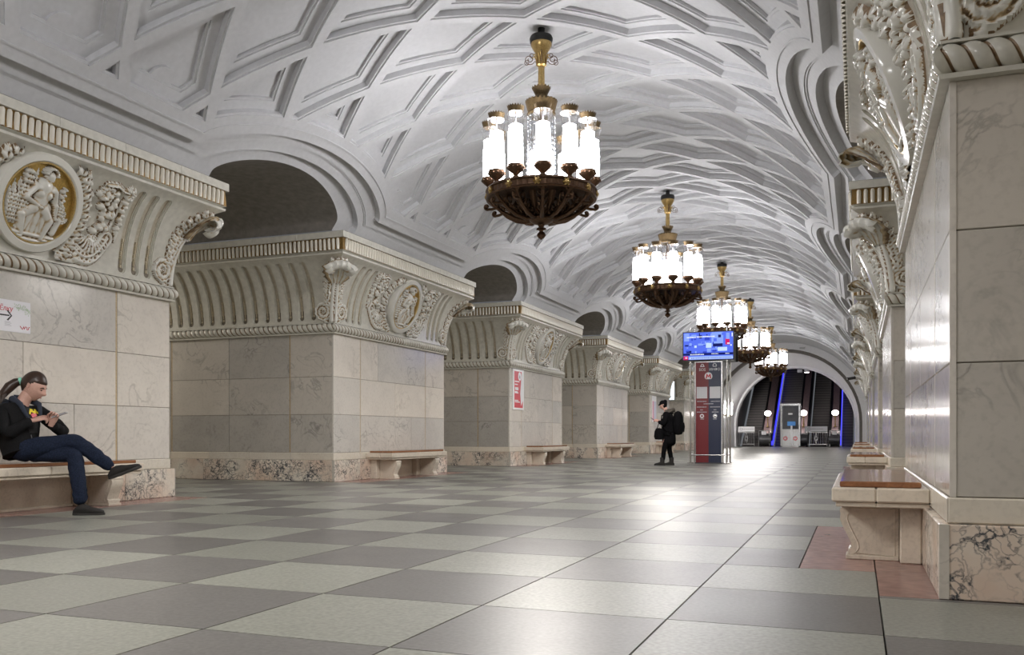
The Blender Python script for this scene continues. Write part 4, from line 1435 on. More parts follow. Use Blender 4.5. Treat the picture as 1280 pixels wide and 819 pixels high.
    CH['leaf'] = mb.mesh('bowl_leaf', M['bronze'], 60)
    mb = MB(); mb.lathe([(0.0, zz(4.0)), (0.10, zz(3.96)), (0.17, zz(3.90)), (0.175, zz(3.865)), (0.12, zz(3.82)), (0.05, zz(3.80)), (0.035, zz(3.77)), (0.0, zz(3.76))], 24, scallop={2: (0.006, 0), 3: (0.006, 0)})
    CH['hub'] = mb.mesh('hub', M['bronze'], 40)
    mb = MB(); mb.lathe([(0.03, zz(3.79)), (0.035, zz(3.765)), (0.065, zz(3.75)), (0.07, zz(3.735)), (0.03, zz(3.72)), (0.028, zz(3.705)), (0.055, zz(3.68)), (0.065, zz(3.65)), (0.045, zz(3.62)), (0.015, zz(3.60)), (0.0, zz(3.585))], 16, scallop={3: (0.008, 0), 7: (0.004, 0)})
    CH['finial'] = mb.mesh('finial', M['bronze'], 40)
    # lamp: cup with pierced bowl, glass cylinder, glowing tube, toothed crown
    mb = MB(); mb.lathe([(0.045, zz(4.27)), (0.05, zz(4.30)), (0.03, zz(4.315)), (0.04, zz(4.335)), (0.09, zz(4.375)), (0.112, zz(4.40)), (0.118, zz(4.435)), (0.108, zz(4.445)), (0.112, zz(4.46)), (0.10, zz(4.462)), (0.03, zz(4.43))], 24)
    for i in range(12):
        a = 2 * PI * i / 12
        mb.ball((0.117 * math.cos(a), 0.117 * math.sin(a), zz(4.415)), 0.012, 5, 4)
    CH['cup'] = mb.mesh('cup', M['bronze'], 40)
    mb = MB(); mb.lathe([(0.104, zz(4.45)), (0.106, zz(4.80)), (0.106, zz(4.98)), (0.112, zz(5.06)), (0.124, zz(5.13)), (0.128, zz(5.15))], 24)
    CH['glass'] = mb.mesh('glass_shade', M['lamp_glass'], 60)
    mb = MB()
    prof = []
    for j in range(25):
        z = 4.47 + 0.53 * j / 24
        prof.append(((0.086 + (0.008 if j % 2 else 0.0)) * (1.0 if 0 < j < 24 else 0.7), zz(z)))
    mb.lathe(prof, 12)
    CH['tube'] = mb.mesh('glowing_tube', M['tube_light'], 80)
    mb = MB(); mb.lathe([(0.015, zz(5.00)), (0.02, zz(5.02)), (0.012, zz(5.04)), (0.012, zz(5.15)), (0.035, zz(5.16)), (0.0, zz(5.165))], 10)
    CH['tstem'] = mb.mesh('tube_stem', M['print_grey'], 50)
    mb = MB(); mb.lathe([(0.04, zz(5.15)), (0.085, zz(5.155)), (0.095, zz(5.16)), (0.105, zz(5.20)), (0.118, zz(5.235)), (0.100, zz(5.225)), (0.085, zz(5.19)), (0.03, zz(5.18))], 40, scallop={4: (0.004, 0.013)})
    for i in range(3):
        a = 2 * PI * i / 3
        mb.tube([(0.09 * math.cos(a), 0.09 * math.sin(a), zz(5.16)), (0.125 * math.cos(a), 0.125 * math.sin(a), zz(5.148))], 0.005, 4)
    CH['crown'] = mb.mesh('crown', M['crown_metal'], 30)
build_chandelier_meshes()
def make_chandelier(label, y):
    c = thing('chandelier', label, 'chandelier', (0, y, ZT))
    for nm, key in (('canopy', 'canopy'), ('stem_bell', 'bell'), ('stem', 'stem'), ('upper_crown', 'ucrown'), ('middle_crown', 'mcrown'),
                    ('crystal_column', 'crystal'), ('centre_rod', 'rod'), ('lamp_ring', 'ring'), ('hub', 'hub'), ('finial', 'finial')):
        link(nm, CH[key], c)
    link('ring_rosettes', CH['rosettes'], c)['kind'] = 'stuff'
    link('crystal_strands', CH['strands'], c)['kind'] = 'stuff'
    for i in range(4): link('scroll_bracket', CH['bracket'], c, (0, 0, 0), PI / 2 * i + 0.36)
    for i in range(12):
        a = 2 * PI * i / 12 + math.radians(-90 + 21)
        l = link('lamp', CH['cup'], c, (0.72 * math.cos(a), 0.72 * math.sin(a), 0))
        for nm, key in (('glass_shade', 'glass'), ('glowing_tube', 'tube'), ('tube_stem', 'tstem'), ('crown', 'crown')):
            link(nm, CH[key], l)
        link('arm', CH['arm'], c, (0, 0, 0), a)
        link('bowl_leaf', CH['leaf'], c, (0, 0, 0), a + PI / 12)
    # added fill spot below the bowl, no visible lamp; brightens walls and floor
    ld = bpy.data.lights.new('bowl_fill_spot', 'SPOT'); ld.energy = BOWL_FILL_W; ld.spot_size = math.radians(170); ld.spot_blend = 0.35; ld.shadow_soft_size = 0.5; ld.color = (1.0, 0.95, 0.90)
    lo = link('bowl_fill_spot', ld, None, (0, y, 3.55))
    return c
CHY = [(-5.45, 'bronze chandelier of glass tubes far behind the viewer'), (3.2, 'bronze chandelier of glass tubes over the viewer'),
       (11.88, 'largest and nearest bronze chandelier with twelve glowing glass tubes'), (20.85, 'second nearest chandelier, clear of the screen below it'),
       (29.85, 'third chandelier, its bowl hidden behind the blue screen'), (38.1, 'fourth chandelier from the camera, to the right of the blue screen'),
       (47.6, 'farthest and smallest chandelier, before the escalator arch')]
for y, lab in CHY: make_chandelier(lab, y)
# ================================================================== PLATFORM FILL (unseen lights added to brighten lower walls and floor)
for s in (-1, 1):
    for k in range(-2, 6):
        ld = bpy.data.lights.new('platform_fill', 'POINT'); ld.energy = PLATFORM_FILL_W; ld.shadow_soft_size = 0.25; ld.color = (1.0, 0.93, 0.84)
        lo = link('platform_fill', ld, None, (s * 11.2, GAPC + k * BAY, 4.2))

# ================================================================== INFORMATION COLUMN WITH SCREENS
FRONT = lambda x, y, z: Matrix(((1, 0, 0, x), (0, 0, -1, y), (0, 1, 0, z), (0, 0, 0, 1)))     # letters read from the camera side
WALL_L = lambda x, y, z: Matrix(((0, 0, 1, x), (1, 0, 0, y), (0, 1, 0, z), (0, 0, 0, 1)))     # letters on the left wall
def flat(mb, x0, x1, z0, z1, y):
    mb.add([(x0, y, z0), (x1, y, z0), (x1, y, z1), (x0, y, z1)], [(0, 1, 2, 3)])
SX, SY = 0.06, 26.6
st = thing('information_column', 'red and navy information column framed by steel poles', 'information stand', (SX, SY, 0))
MB().box(-0.37, 0.0, -0.0, 0.30, 0.03, 2.98).build('red_panel', M['red_panel'], st)
MB().box(0.0, 0.37, -0.0, 0.30, 0.03, 2.98).build('navy_panel', M['navy_panel'], st)
for x in (-0.385, 0.385):
    MB().box(x - 0.015, x + 0.015, -0.005, 0.305, 0.02, 3.0).build('edge_strip', M['steel'], st)
MB().box(-0.40, 0.40, -0.008, 0.308, 2.98, 3.005).build('top_strip', M['steel'], st)
MB().box(-0.40, 0.40, -0.02, 0.32, 0.0, 0.03).build('base', M['dark_steel'], st)
for x in (-0.53, 0.53):
    for y in (0.0, 0.72):
        pl = MB().cyl((x, y, 0), (x, y, 4.03), 0.028, n=12).build('pole', M['steel'], st, 40)
        MB().cyl((x, y, 0), (x, y, 0.02), 0.09, n=16).build('pole_foot', M['steel'], pl, 40)
for z in (0.23, 0.30):
    pass
MB().cyl((-0.53, 0.0, 0.25), (0.53, 0.0, 0.25), 0.02, n=10).build('rail', M['steel'], st, 40)
MB().cyl((-0.53, 0.72, 0.25), (0.53, 0.72, 0.25), 0.02, n=10).build('rail', M['steel'], st, 40)
for x in (-0.53, 0.53): MB().cyl((x, 0, 0.25), (x, 0.72, 0.25), 0.02, n=10).build('rail', M['steel'], st, 40)
for x in (-0.19, 0.19):
    g = MB().box(x - 0.155, x + 0.155, -0.012, 0.0, 1.92, 2.26, 0.003).build('speaker_grille', M['print_white'], st)
    mb = MB()
    for i in range(15): mb.box(x - 0.145 + i * 0.0205, x - 0.138 + i * 0.0205, -0.0135, -0.012, 1.935, 2.245)
    gg = mb.build('grille_slots', M['print_grey'], g); gg['kind'] = 'stuff'
lettering('SOS', 0.115, M['print_white'], st, FRONT(-0.18, -0.002, 2.765))
lettering('ИНФО', 0.105, M['print_white'], st, FRONT(0.18, -0.002, 2.765))
def ring_flat(mb, cx, cz, r0, r1, y, n=20, a0=0.0, a1=2 * PI):
    A = np.linspace(a0, a1, n + 1)
    for a, b in zip(A[:-1], A[1:]):
        mb.add([(cx + r0 * math.cos(a), y, cz + r0 * math.sin(a)), (cx + r1 * math.cos(a), y, cz + r1 * math.sin(a)), (cx + r1 * math.cos(b), y, cz + r1 * math.sin(b)), (cx + r0 * math.cos(b), y, cz + r0 * math.sin(b))], [(0, 1, 2, 3)])
# bell pictogram, cloud-like speech pictogram
mb = MB(); ring_flat(mb, -0.18, 2.89, 0.028, 0.048, -0.003, 14, 0, PI); mb.add([(-0.228, -.003, 2.89), (-0.25, -.003, 2.85), (-0.11, -.003, 2.85), (-0.132, -.003, 2.89), (-0.152, -.003, 2.89), (-0.162, -.003, 2.872), (-0.198, -.003, 2.872), (-0.208, -.003, 2.89)], [(0, 1, 6, 7), (1, 2, 5, 6), (2, 3, 4, 5)])
mb.build('bell_sign', M['print_white'], st)
mb = MB(); ring_flat(mb, 0.18, 2.89, 0.04, 0.058, -0.003, 18, -0.5, PI + 0.5); flat(mb, 0.125, 0.235, 2.85, 2.866, -0.003); mb.build('cloud_sign', M['print_white'], st)
# metro emblem: white rounded field with a red M
mb = MB(); n = 24
pts = [(0.115 * math.cos(a), 2.57 + max(-0.085, 0.115 * math.sin(a))) for a in np.linspace(0, 2 * PI, n + 1)[:-1]]
mb.add([(x, -0.003, z) for x, z in pts], [tuple(range(n))]); em = mb.build('metro_emblem', M['print_white'], st)
mb = MB()
for s in (-1, 1):
    mb.add([(s * 0.085, -0.006, 2.505), (s * 0.045, -0.006, 2.505), (s * 0.03, -0.006, 2.575), (0, -0.006, 2.53), (0, -0.006, 2.58), (s * 0.04, -0.006, 2.645), (s * 0.055, -0.006, 2.645)],
           [(0, 1, 2, 5, 6) if s > 0 else (6, 5, 2, 1, 0), (2, 3, 4, 5) if s > 0 else (5, 4, 3, 2)])
mb.build('emblem_letter', M['print_red'], em)
# lines of small print too small to read in the photograph
mb = MB(); r2 = random.Random(3)
for x0, x1, z in ((-0.33, -0.06, 1.83), (0.07, 0.33, 1.83), (-0.14, 0.14, 1.76), (-0.34, -0.05, 1.665), (0.05, 0.34, 1.665), (-0.24, -0.16, 1.58), (0.15, 0.23, 1.58), (-0.34, -0.05, 1.515), (0.1, 0.29, 1.515)):
    x = x0
    while x < x1 - 0.01:
        w = r2.uniform(0.012, 0.03); flat(mb, x, min(x + w, x1), z - 0.014, z + 0.014, -0.002); x += w + 0.007
mb.build('small_print', M['print_grey'], st)['kind'] = 'stuff'
for x in (-0.19, 0.19):
    mb = MB(); ring_flat(mb, x, 1.40, 0.03, 0.062, -0.003, 18); b_ = mb.build('call_button', M['print_white'], st)
    mb = MB(); mb.lathe([(0.0, -0.01), (0.026, -0.008), (0.028, 0.0)], 12)
    mb.v = [(x + a, -0.002 + c, 1.40 + b) for a, b, c in mb.v]; mb.build('button', M['red_panel'] if x < 0 else M['steel'], b_)
mb = MB()
for x0 in (-0.24, 0.13): flat(mb, x0, x0 + 0.11, 1.30, 1.322, -0.002)
mb.build('button_caption', M['print_grey'], st)

# twin screens hung on the poles above the column
tv = thing('information_screen', 'blue glowing information screen above the red and navy column', 'screen', (SX, SY - 0.08, 3.46))
MB().box(-0.745, 0.745, 0.0, 0.06, -0.425, 0.425, 0.008).build('screen_frame', M['black'], tv)
MB().box(-0.70, 0.70, 0.06, 0.92, -0.42, 0.34, 0.01).build('casing', M['black'], tv)
MB().box(-0.745, 0.745, 0.92, 0.98, -0.425, 0.425, 0.008).build('rear_screen_frame', M['black'], tv)
def scr(nm, c, s): 
    M[nm] = glow(nm, c, s); return M[nm]
blues = [scr('screen_blue_%s' % a, c, 0.75) for a, c in (('deep', (0.04, 0.07, 0.55)), ('mid', (0.10, 0.17, 0.85)), ('pale', (0.25, 0.38, 1.0)), ('ice', (0.55, 0.72, 1.0)), ('night', (0.012, 0.016, 0.13)), ('red', (0.62, 0.02, 0.12)), ('white', (0.85, 0.9, 1.0)))]
mb = MB()
mb.mi = 1; flat(mb, -0.72, 0.72, -0.40, 0.40, -0.001)
mb.mi = 2; flat(mb, 0.10, 0.44, 0.06, 0.39, -0.002); flat(mb, -0.70, -0.55, 0.15, 0.38, -0.002)
r3 = random.Random(11)
for i in range(46):
    x = r3.uniform(-0.7, 0.4); z = r3.uniform(-0.22, 0.30); w = r3.uniform(0.03, 0.16); h = r3.uniform(0.02, 0.10)
    mb.mi = r3.choice((0, 0, 1, 2, 2, 0, 4)); flat(mb, x, min(0.68, x + w), z, z + h, -0.0025 - i * 0.00004)
mb.mi = 4; flat(mb, 0.14, 0.42, -0.03, 0.06, -0.005); flat(mb, -0.68, -0.57, 0.0, 0.04, -0.005); flat(mb, -0.72, 0.72, -0.275, -0.21, -0.0052)
mb.mi = 3; flat(mb, -0.06, 0.10, -0.06, 0.08, -0.0052); flat(mb, -0.40, -0.33, -0.05, 0.02, -0.0052); flat(mb, 0.28, 0.55, -0.16, -0.05, -0.0052)
mb.mi = 2; flat(mb, -0.55, 0.71, -0.395, -0.30, -0.0054); mb.mi = 3; flat(mb, -0.55, 0.71, -0.385, -0.33, -0.0056)
mb.mi = 5; flat(mb, -0.715, -0.58, -0.40, -0.29, -0.0056); flat(mb, 0.50, 0.62, 0.02, 0.20, -0.0050)
mb.mi = 2; flat(mb, 0.52, 0.62, 0.18, 0.36, -0.0053); mb.mi = 6; flat(mb, 0.55, 0.63, 0.04, 0.07, -0.0056); flat(mb, 0.64, 0.68, -0.02, 0.02, -0.0056); flat(mb, 0.68, 0.71, 0.25, 0.36, -0.0056)
for x0, x1, z, h in ((-0.62, -0.36, 0.26, 0.035), (-0.33, 0.20, 0.27, 0.035), (-0.52, -0.12, -0.25, 0.03), (0.1, 0.3, -0.24, 0.02), (0.50, 0.62, -0.24, 0.02)):
    x = x0
    while x < x1 - 0.01:
        w = r3.uniform(0.012, 0.035); mb.mi = 6; flat(mb, x, min(x + w, x1), z - h / 2, z + h / 2 * r3.uniform(0.6, 1.2), -0.0058); x += w + 0.008
x = -0.5
while x < 0.66:
    w = r3.uniform(0.015, 0.04); mb.mi = 0; flat(mb, x, x + w, -0.37, -0.345, -0.0060); x += w + 0.008
for x, z in ((-0.665, -0.345), (-0.63, -0.345)):
    mb.mi = 6; flat(mb, x, x + 0.02, z - 0.02, z + 0.025, -0.0060)
mb.build('screen_picture', blues, tv)

# ================================================================== SIGNS AND POSTERS ON THE PYLONS
sg = thing('paper_sign', 'white paper sign with red words, black arrow and fir twigs on the nearest left pylon', 'sign', (-HX + 0.002, 7.47, 2.16))
def wallrect(mb, y0, y1, z0, z1, x=0.0): mb.add([(x, y0, z0), (x, y1, z0), (x, y1, z1), (x, y0, z1)], [(0, 1, 2, 3)])
MB().box(0, 0.004, -0.92, 0.0, -0.175, 0.175).build('sheet', M['paper'], sg)
lettering('на Ёлку', 0.075, M['print_red'], sg, WALL_L(0.006, -0.365, 0.075), shear=0.15)
mb = MB(); wallrect(mb, -0.75, -0.27, -0.006, 0.010, 0.0055)
for s in (-1, 1): mb.add([(0.0055, -0.235, 0.002), (0.0055, -0.255, 0.002), (0.0055, -0.305, 0.002 + s * 0.05), (0.0055, -0.285, 0.002 + s * 0.058)], [(0, 1, 2, 3)])
mb.build('arrow', M['print_black'], sg)
r4 = random.Random(2); mb = MB()
for i in range(60):
    t = i / 59; y = -0.20 + 0.19 * t; z = 0.125 - 0.075 * t * t - 0.02 * r4.random()
    a = r4.uniform(0, 2 * PI); L = r4.uniform(0.02, 0.045)
    dy, dz = L * math.cos(a), L * math.sin(a)
    y2, z2 = min(-0.005, y + dy), min(0.165, z + dz)
    mb.add([(0.0055, y, z), (0.0055, y2 + 0.003, z2), (0.0055, y2 - 0.004, z2 + 0.004)], [(0, 1, 2)])
mb.build('fir_twigs', M['print_green'], sg)['kind'] = 'stuff'
mb = MB()
for q in range(4): wallrect(mb, -0.33, -0.26 + 0.015 * (q % 2), -0.07 - q * 0.014, -0.065 - q * 0.014, 0.0055)
mb.build('small_print', M['print_grey'], sg)
mb = MB(); pts = [(-0.135, -0.10), (-0.12, -0.12), (-0.105, -0.135), (-0.095, -0.12), (-0.09, -0.10), (-0.08, -0.13), (-0.065, -0.10), (-0.05, -0.105), (-0.045, -0.135), (-0.03, -0.13), (-0.02, -0.10), (-0.012, -0.105)]
mb.tube([(0.006, y, z) for y, z in pts], 0.004, 4); mb.build('red_mark', M['print_red'], sg)

po = thing('framed_poster', 'red and white framed poster on the corner of the third left pylon', 'poster', (-HX + 0.002, 23.03, 2.09))
MB().box(0, 0.03, -0.42, 0.42, -0.56, 0.56, 0.006).build('frame', M['white_paint'], po)
mb = MB(); wallrect(mb, -0.33, 0.33, -0.50, 0.50, 0.031); mb.build('print', M['print_red'], po)
mb = MB(); 
for a, b in zip(np.linspace(0, 2 * PI, 17)[:-1], np.linspace(0, 2 * PI, 17)[1:]):
    mb.add([(0.033, 0.08, 0.37), (0.033, 0.08 + 0.12 * math.cos(a), 0.37 + 0.12 * math.sin(a)), (0.033, 0.08 + 0.12 * math.cos(b), 0.37 + 0.12 * math.sin(b))], [(0, 1, 2)])
mb.add([(0.033, 0.33, 0.50), (0.033, 0.24, 0.50), (0.033, 0.12, -0.1), (0.033, 0.18, -0.45), (0.033, 0.33, -0.3)], [(0, 1, 2, 3, 4)])
for z in (0.22, 0.14, -0.06, -0.09, -0.30, -0.34): wallrect(mb, -0.30, 0.02 + 0.1 * math.sin(z * 30), z - 0.016, z + 0.012, 0.033)
wallrect(mb, -0.28, -0.02, -0.02, 0.06, 0.033)
mb.build('white_shapes', M['print_white'], po)
mb = MB(); mb.add([(0.034, 0.07, 0.42), (0.034, 0.12, 0.36), (0.034, 0.10, 0.28), (0.034, 0.06, 0.33)], [(0, 1, 2, 3)]); mb.build('black_flame', M['print_black'], po)
po2 = thing('framed_poster', 'white and pink framed poster on the fifth left pylon, behind the standing person', 'poster', (-HX + 0.002, 40.65, 2.03))
MB().box(0, 0.03, -0.45, 0.45, -0.60, 0.60, 0.006).build('frame', M['white_paint'], po2)
mb = MB(); wallrect(mb, -0.40, -0.10, -0.52, 0.36, 0.031); mb.build('print', plain('pink_print', (0.62, 0.25, 0.38), 0.4), po2)
mb = MB(); wallrect(mb, -0.08, 0.40, -0.52, 0.36, 0.031); mb.build('print', plain('lilac_print', (0.55, 0.55, 0.68), 0.4), po2)
mb = MB(); wallrect(mb, -0.40, 0.40, 0.40, 0.55, 0.031); mb.build('print', M['print_white'], po2)

# ================================================================== SECURITY CAMERA on a right-hand capital
sc_ = thing('security_camera', 'small dark security camera jutting from the far right capital', 'camera', (3.93, 48.02, 3.72))
MB().tube([(0.60, 0.0, -0.15), (0.30, 0.0, -0.02), (0.05, 0.0, 0.0)], 0.03, 8).build('bracket', M['white_paint'], sc_, 50)
MB().cyl((0.12, 0.0, 0.0), (-0.22, -0.08, -0.06), 0.075, 0.07, 12).build('body', M['dark_steel'], sc_, 50)
MB().cyl((-0.22, -0.08, -0.06), (-0.27, -0.09, -0.068), 0.085, 0.085, 12).build('lens_hood', M['black'], sc_, 50)

# glowing box added for an unidentified bright patch between the two farthest left pylons
lb = thing('bright_patch_box', 'white glowing box added for an unidentified bright patch between the two farthest left pylons', 'sign', (-5.35, 46.5, 3.0))
MB().box(-0.75, 0.62, -0.08, 0.08, -0.35, 0.75, 0.01).build('case', M['steel'], lb)
MB().box(-0.72, 0.59, -0.09, -0.08, -0.32, 0.72).build('face', glow('bright_patch_face', (0.8, 0.9, 1.0), 1.6), lb)
for x in (-0.5, 0.4): MB().cyl((x, 0, 0.75), (x, 0, 1.955), 0.015, n=6).build('rod', M['steel'], lb)
# ================================================================== ESCALATORS AT THE END
EY = 66.4; SLOPE = math.tan(math.radians(30)); ELEN = 15.0
ez = lambda y: max(0.0, (y - EY - 0.6)) * SLOPE
# dark sloping tunnel around them
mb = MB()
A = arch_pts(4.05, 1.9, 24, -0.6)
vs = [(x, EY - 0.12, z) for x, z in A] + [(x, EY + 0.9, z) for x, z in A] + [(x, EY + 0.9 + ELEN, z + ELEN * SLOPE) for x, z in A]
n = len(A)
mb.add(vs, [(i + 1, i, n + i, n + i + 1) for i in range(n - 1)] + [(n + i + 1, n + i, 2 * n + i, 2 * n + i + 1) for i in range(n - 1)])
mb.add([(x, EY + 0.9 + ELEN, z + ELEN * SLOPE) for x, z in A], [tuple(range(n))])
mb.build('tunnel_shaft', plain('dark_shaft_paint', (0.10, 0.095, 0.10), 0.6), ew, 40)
LANES = [(-3.75, -2.35, True), (-1.45, 0.05, False), (0.98, 2.22, True), (3.12, 3.85, False)]
NM = ['leftmost', 'second', 'third', 'rightmost']
M['step'] = plain('dark_step', (0.05, 0.045, 0.045), 0.45, 0.5)
M['tread'] = plain('step_edge', (0.12, 0.11, 0.105), 0.4, 0.6)
M['skirt'] = plain('black_skirt', (0.02, 0.018, 0.018), 0.3, 0.3)
for (x0, x1, up), nm in zip(LANES, NM):
    e = thing('escalator', '%s escalator of dark steps inside the end arch' % nm, 'escalator', ((x0 + x1) / 2, EY, 0))
    w = (x1 - x0) / 2
    MB().box(-w, w, -0.4, 0.62, -0.02, 0.012).build('comb_plate', M['tread'], e)
    tread = MB()
    rise, run = 0.21, 0.364
    me = None
    mb = MB().box(-w + 0.01, w - 0.01, 0, run, -0.25, 0.0); mb.mi = 1; mb.box(-w + 0.01, w - 0.01, -0.006, 0.03, -0.02, 0.006)
    me = mb.mesh('step', [M['step'], M['tread']])
    for i in range(38):
        link('step', me, e, (0, 0.62 + i * run, (i + 1) * rise))
    MB().add([(-w - 0.02, 0.6, -0.3), (w + 0.02, 0.6, -0.3), (w + 0.02, ELEN, ELEN * SLOPE - 0.6), (-w - 0.02, ELEN, ELEN * SLOPE - 0.6)], [(0, 1, 2, 3)]).build('underside', M['skirt'], e)
# balustrades with lamps between the flights
M['bal_wood'] = plain('rosy_polished_panel', (0.50, 0.36, 0.37), 0.25, 0.1, noise=0.3, nscale=3)
def incline(mb, x0, x1, za, zb, y0=EY - 0.5, y1=EY + ELEN):
    """slab following the slope between heights za and zb above the steps"""
    P = [(y0, 0.0), (EY + 0.6, 0.0), (y1, (y1 - EY - 0.6) * SLOPE)]
    prof = [(y, z + za) for y, z in P] + [(y, z + zb) for y, z in P[::-1]]
    mb.prism(prof, lambda y, z: (x0, y, z), lambda y, z: (x1, y, z))
BAL = [(-1.98, 0.86, 'left', True), (0.52, 0.78, 'middle', False), (2.66, 0.78, 'right', True)]
for bx, bw, nm, blue in BAL:
    b = thing('escalator_balustrade', '%s rosy balustrade with black handrails between two flights' % nm, 'balustrade', (bx, EY, 0))
    h = bw / 2
    m2 = MB(); incline(m2, -h + 0.14, h - 0.14, -0.3, 0.98, -0.5, ELEN)
    def shifted(fn):
        mb = MB(); fn(mb); mb.v = [(x, y - EY, z) for x, y, z in mb.v]; return mb
    shifted(lambda mb: incline(mb, -h + 0.16, h - 0.16, -0.3, 1.0)).build('panel', M['bal_wood'], b, fix=True)
    for s in (-1, 1):
        xa, xb = sorted((s * (h - 0.16), s * (h - 0.02)))
        shifted(lambda mb: incline(mb, xa, xb, -0.3, 0.90)).build('skirt', M['skirt'], b, fix=True)
        xa, xb = sorted((s * (h - 0.14), s * (h - 0.03)))
        shifted(lambda mb: incline(mb, xa, xb, 0.92, 0.99)).build('handrail', M['black'], b, fix=True)
        shifted(lambda mb: incline(mb, *sorted((s * (h - 0.165), s * (h - 0.145))), 1.0, 1.02)).build('trim_strip', M['steel'], b, fix=True)
    if blue:
        shifted(lambda mb: incline(mb, h - 0.02, h + 0.015, 0.12, 0.40)).build('blue_light', M['blue_light'], b, fix=True)
    # round noses and front plate
    MB().cyl((-h + 0.02, -0.5, 0.5), (h - 0.02, -0.5, 0.5), 0.47, n=24).build('nose', M['dark_steel'], b, 40)
    for q in range(1):
        yl = EY + 1.3 + q * 4.6
        gl = thing('escalator_lamp', 'glowing globe lamp standing on the %s escalator balustrade' % nm, 'lamp', (bx, yl, ez(yl) + 1.0))
        MB().lathe([(0.12, 0.0), (0.12, 0.05), (0.05, 0.09), (0.035, 0.5), (0.05, 0.72), (0.11, 0.78), (0.12, 0.82), (0.05, 0.84)], 14).build('post', M['brass'], gl, 40)
        MB().ball((0, 0, 1.02), 0.235, 16, 12, (1, 1, 0.85)).build('globe', M['globe_small'], gl, 80)
# railings with white boards in front of the flights
def barrier(x0, x1, label):
    b = thing('barrier', label, 'barrier', ((x0 + x1) / 2, EY - 0.75, 0)); w = (x1 - x0) / 2
    MB().box(-w, w, -0.03, 0.03, 1.08, 1.44, 0.01).build('board', M['print_white'], b)
    mb = MB(); x = -w * 0.45
    for i in range(9): flat(mb, x, x + 0.07, 1.23, 1.29, -0.032); x += 0.09
    mb.build('small_print', M['print_grey'], b)['kind'] = 'stuff'
    mb = MB(); ring_flat(mb, -w * 0.62, 1.26, 0.06, 0.10, -0.032, 16); mb.build('round_mark', M['print_grey'], b)
    for x in (-w + 0.02, w - 0.02): MB().cyl((x, 0, 0), (x, 0, 1.08), 0.022, n=8).build('post', M['steel'], b, 40)
    for z in (0.18, 1.02): MB().box(-w, w, -0.02, 0.02, z - 0.02, z + 0.02).build('rail', M['steel'], b)
    for i in range(9):
        x = -w + 2 * w * (i + 1) / 10
        if i == 4: continue
        MB().cyl((x, 0, 0.2), (x, 0, 1.0), 0.014, n=6).build('bar', M['steel'], b, 40)
    mb = MB()
    for s in (-1, 1):
        mb.tube([(0, 0, 0.22), (s * 0.11, 0, 0.60), (0, 0, 1.0)], 0.016, 5); mb.tube([(0, 0, 0.40), (s * 0.06, 0, 0.60), (0, 0, 0.8)], 0.02, 5)
    mb.build('diamond_ornament', M['steel'], b)
barrier(-3.85, -2.70, 'white-topped steel barrier before the left escalator')
barrier(0.70, 2.20, 'white-topped steel barrier right of the glass booth')
def gate(x0, x1, label):
    b = thing('low_gate', label, 'gate', ((x0 + x1) / 2, EY - 0.85, 0)); w = (x1 - x0) / 2
    for x in (-w, w): MB().cyl((x, 0, 0), (x, 0, 1.16), 0.03, n=8).build('post', M['steel'], b, 40)
    MB().cyl((-w, 0, 1.14), (w, 0, 1.14), 0.025, n=8).build('rail', M['steel'], b, 40)
    MB().box(-w * 0.5, w * 0.35, -0.02, 0.0, 0.86, 1.10).build('notice', M['print_white'], b)
gate(-2.40, -1.66, 'low steel gate in front of the left balustrade')
gate(2.35, 3.02, 'low steel gate in front of the right balustrade')
# glass booth
bo = thing('booth', 'narrow steel and glass attendant booth between the barriers', 'booth', (-0.20, EY - 1.2, 0))
for x in (-0.60, 0.60):
    for y in (-0.45, 0.45): MB().box(x - 0.06, x + 0.06, y - 0.05, y + 0.05, 0.0, 2.98, 0.01).build('post', M['steel'], bo)
MB().box(-0.68, 0.68, -0.52, 0.52, 2.86, 3.02, 0.015).build('roof', M['steel'], bo)
MB().box(-0.66, 0.66, -0.50, 0.50, 0.0, 0.10, 0.01).build('base', M['steel'], bo)
lp = MB().box(-0.54, 0.54, -0.47, -0.44, 0.10, 1.25, 0.01).build('lower_panel', M['steel'], bo)
for x in (-0.33, 0.33):
    mb = MB(); ring_flat(mb, x, 0.60, 0.09, 0.14, -0.475, 18); mb.box(x - 0.01, x + 0.01, -0.476, -0.474, 0.5, 0.7); mb.build('prohibition_mark', M['print_red'], lp)
MB().box(-0.54, 0.54, -0.462, -0.448, 1.25, 2.86).build('front_pane', M['lamp_glass'], bo)
for x in (-0.55, 0.55): MB().box(x - 0.006, x + 0.006, -0.40, 0.40, 1.0, 2.86).build('side_pane', M['lamp_glass'], bo)
MB().box(-0.54, 0.54, 0.43, 0.46, 0.10, 2.86).build('back_panel', M['dark_steel'], bo)
MB().box(-0.2, 0.34, -0.49, -0.47, 1.48, 1.78, 0.004).build('blue_notice', plain('blue_notice', (0.10, 0.32, 0.75), 0.4), bo)
MB().box(0.02, 0.14, -0.50, -0.475, 0.14, 1.48, 0.004).build('white_strip', M['print_white'], bo)
MB().box(-0.14, 0.14, -0.48, -0.463, 2.25, 2.36, 0.004).build('number_plate', M['print_white'], bo)
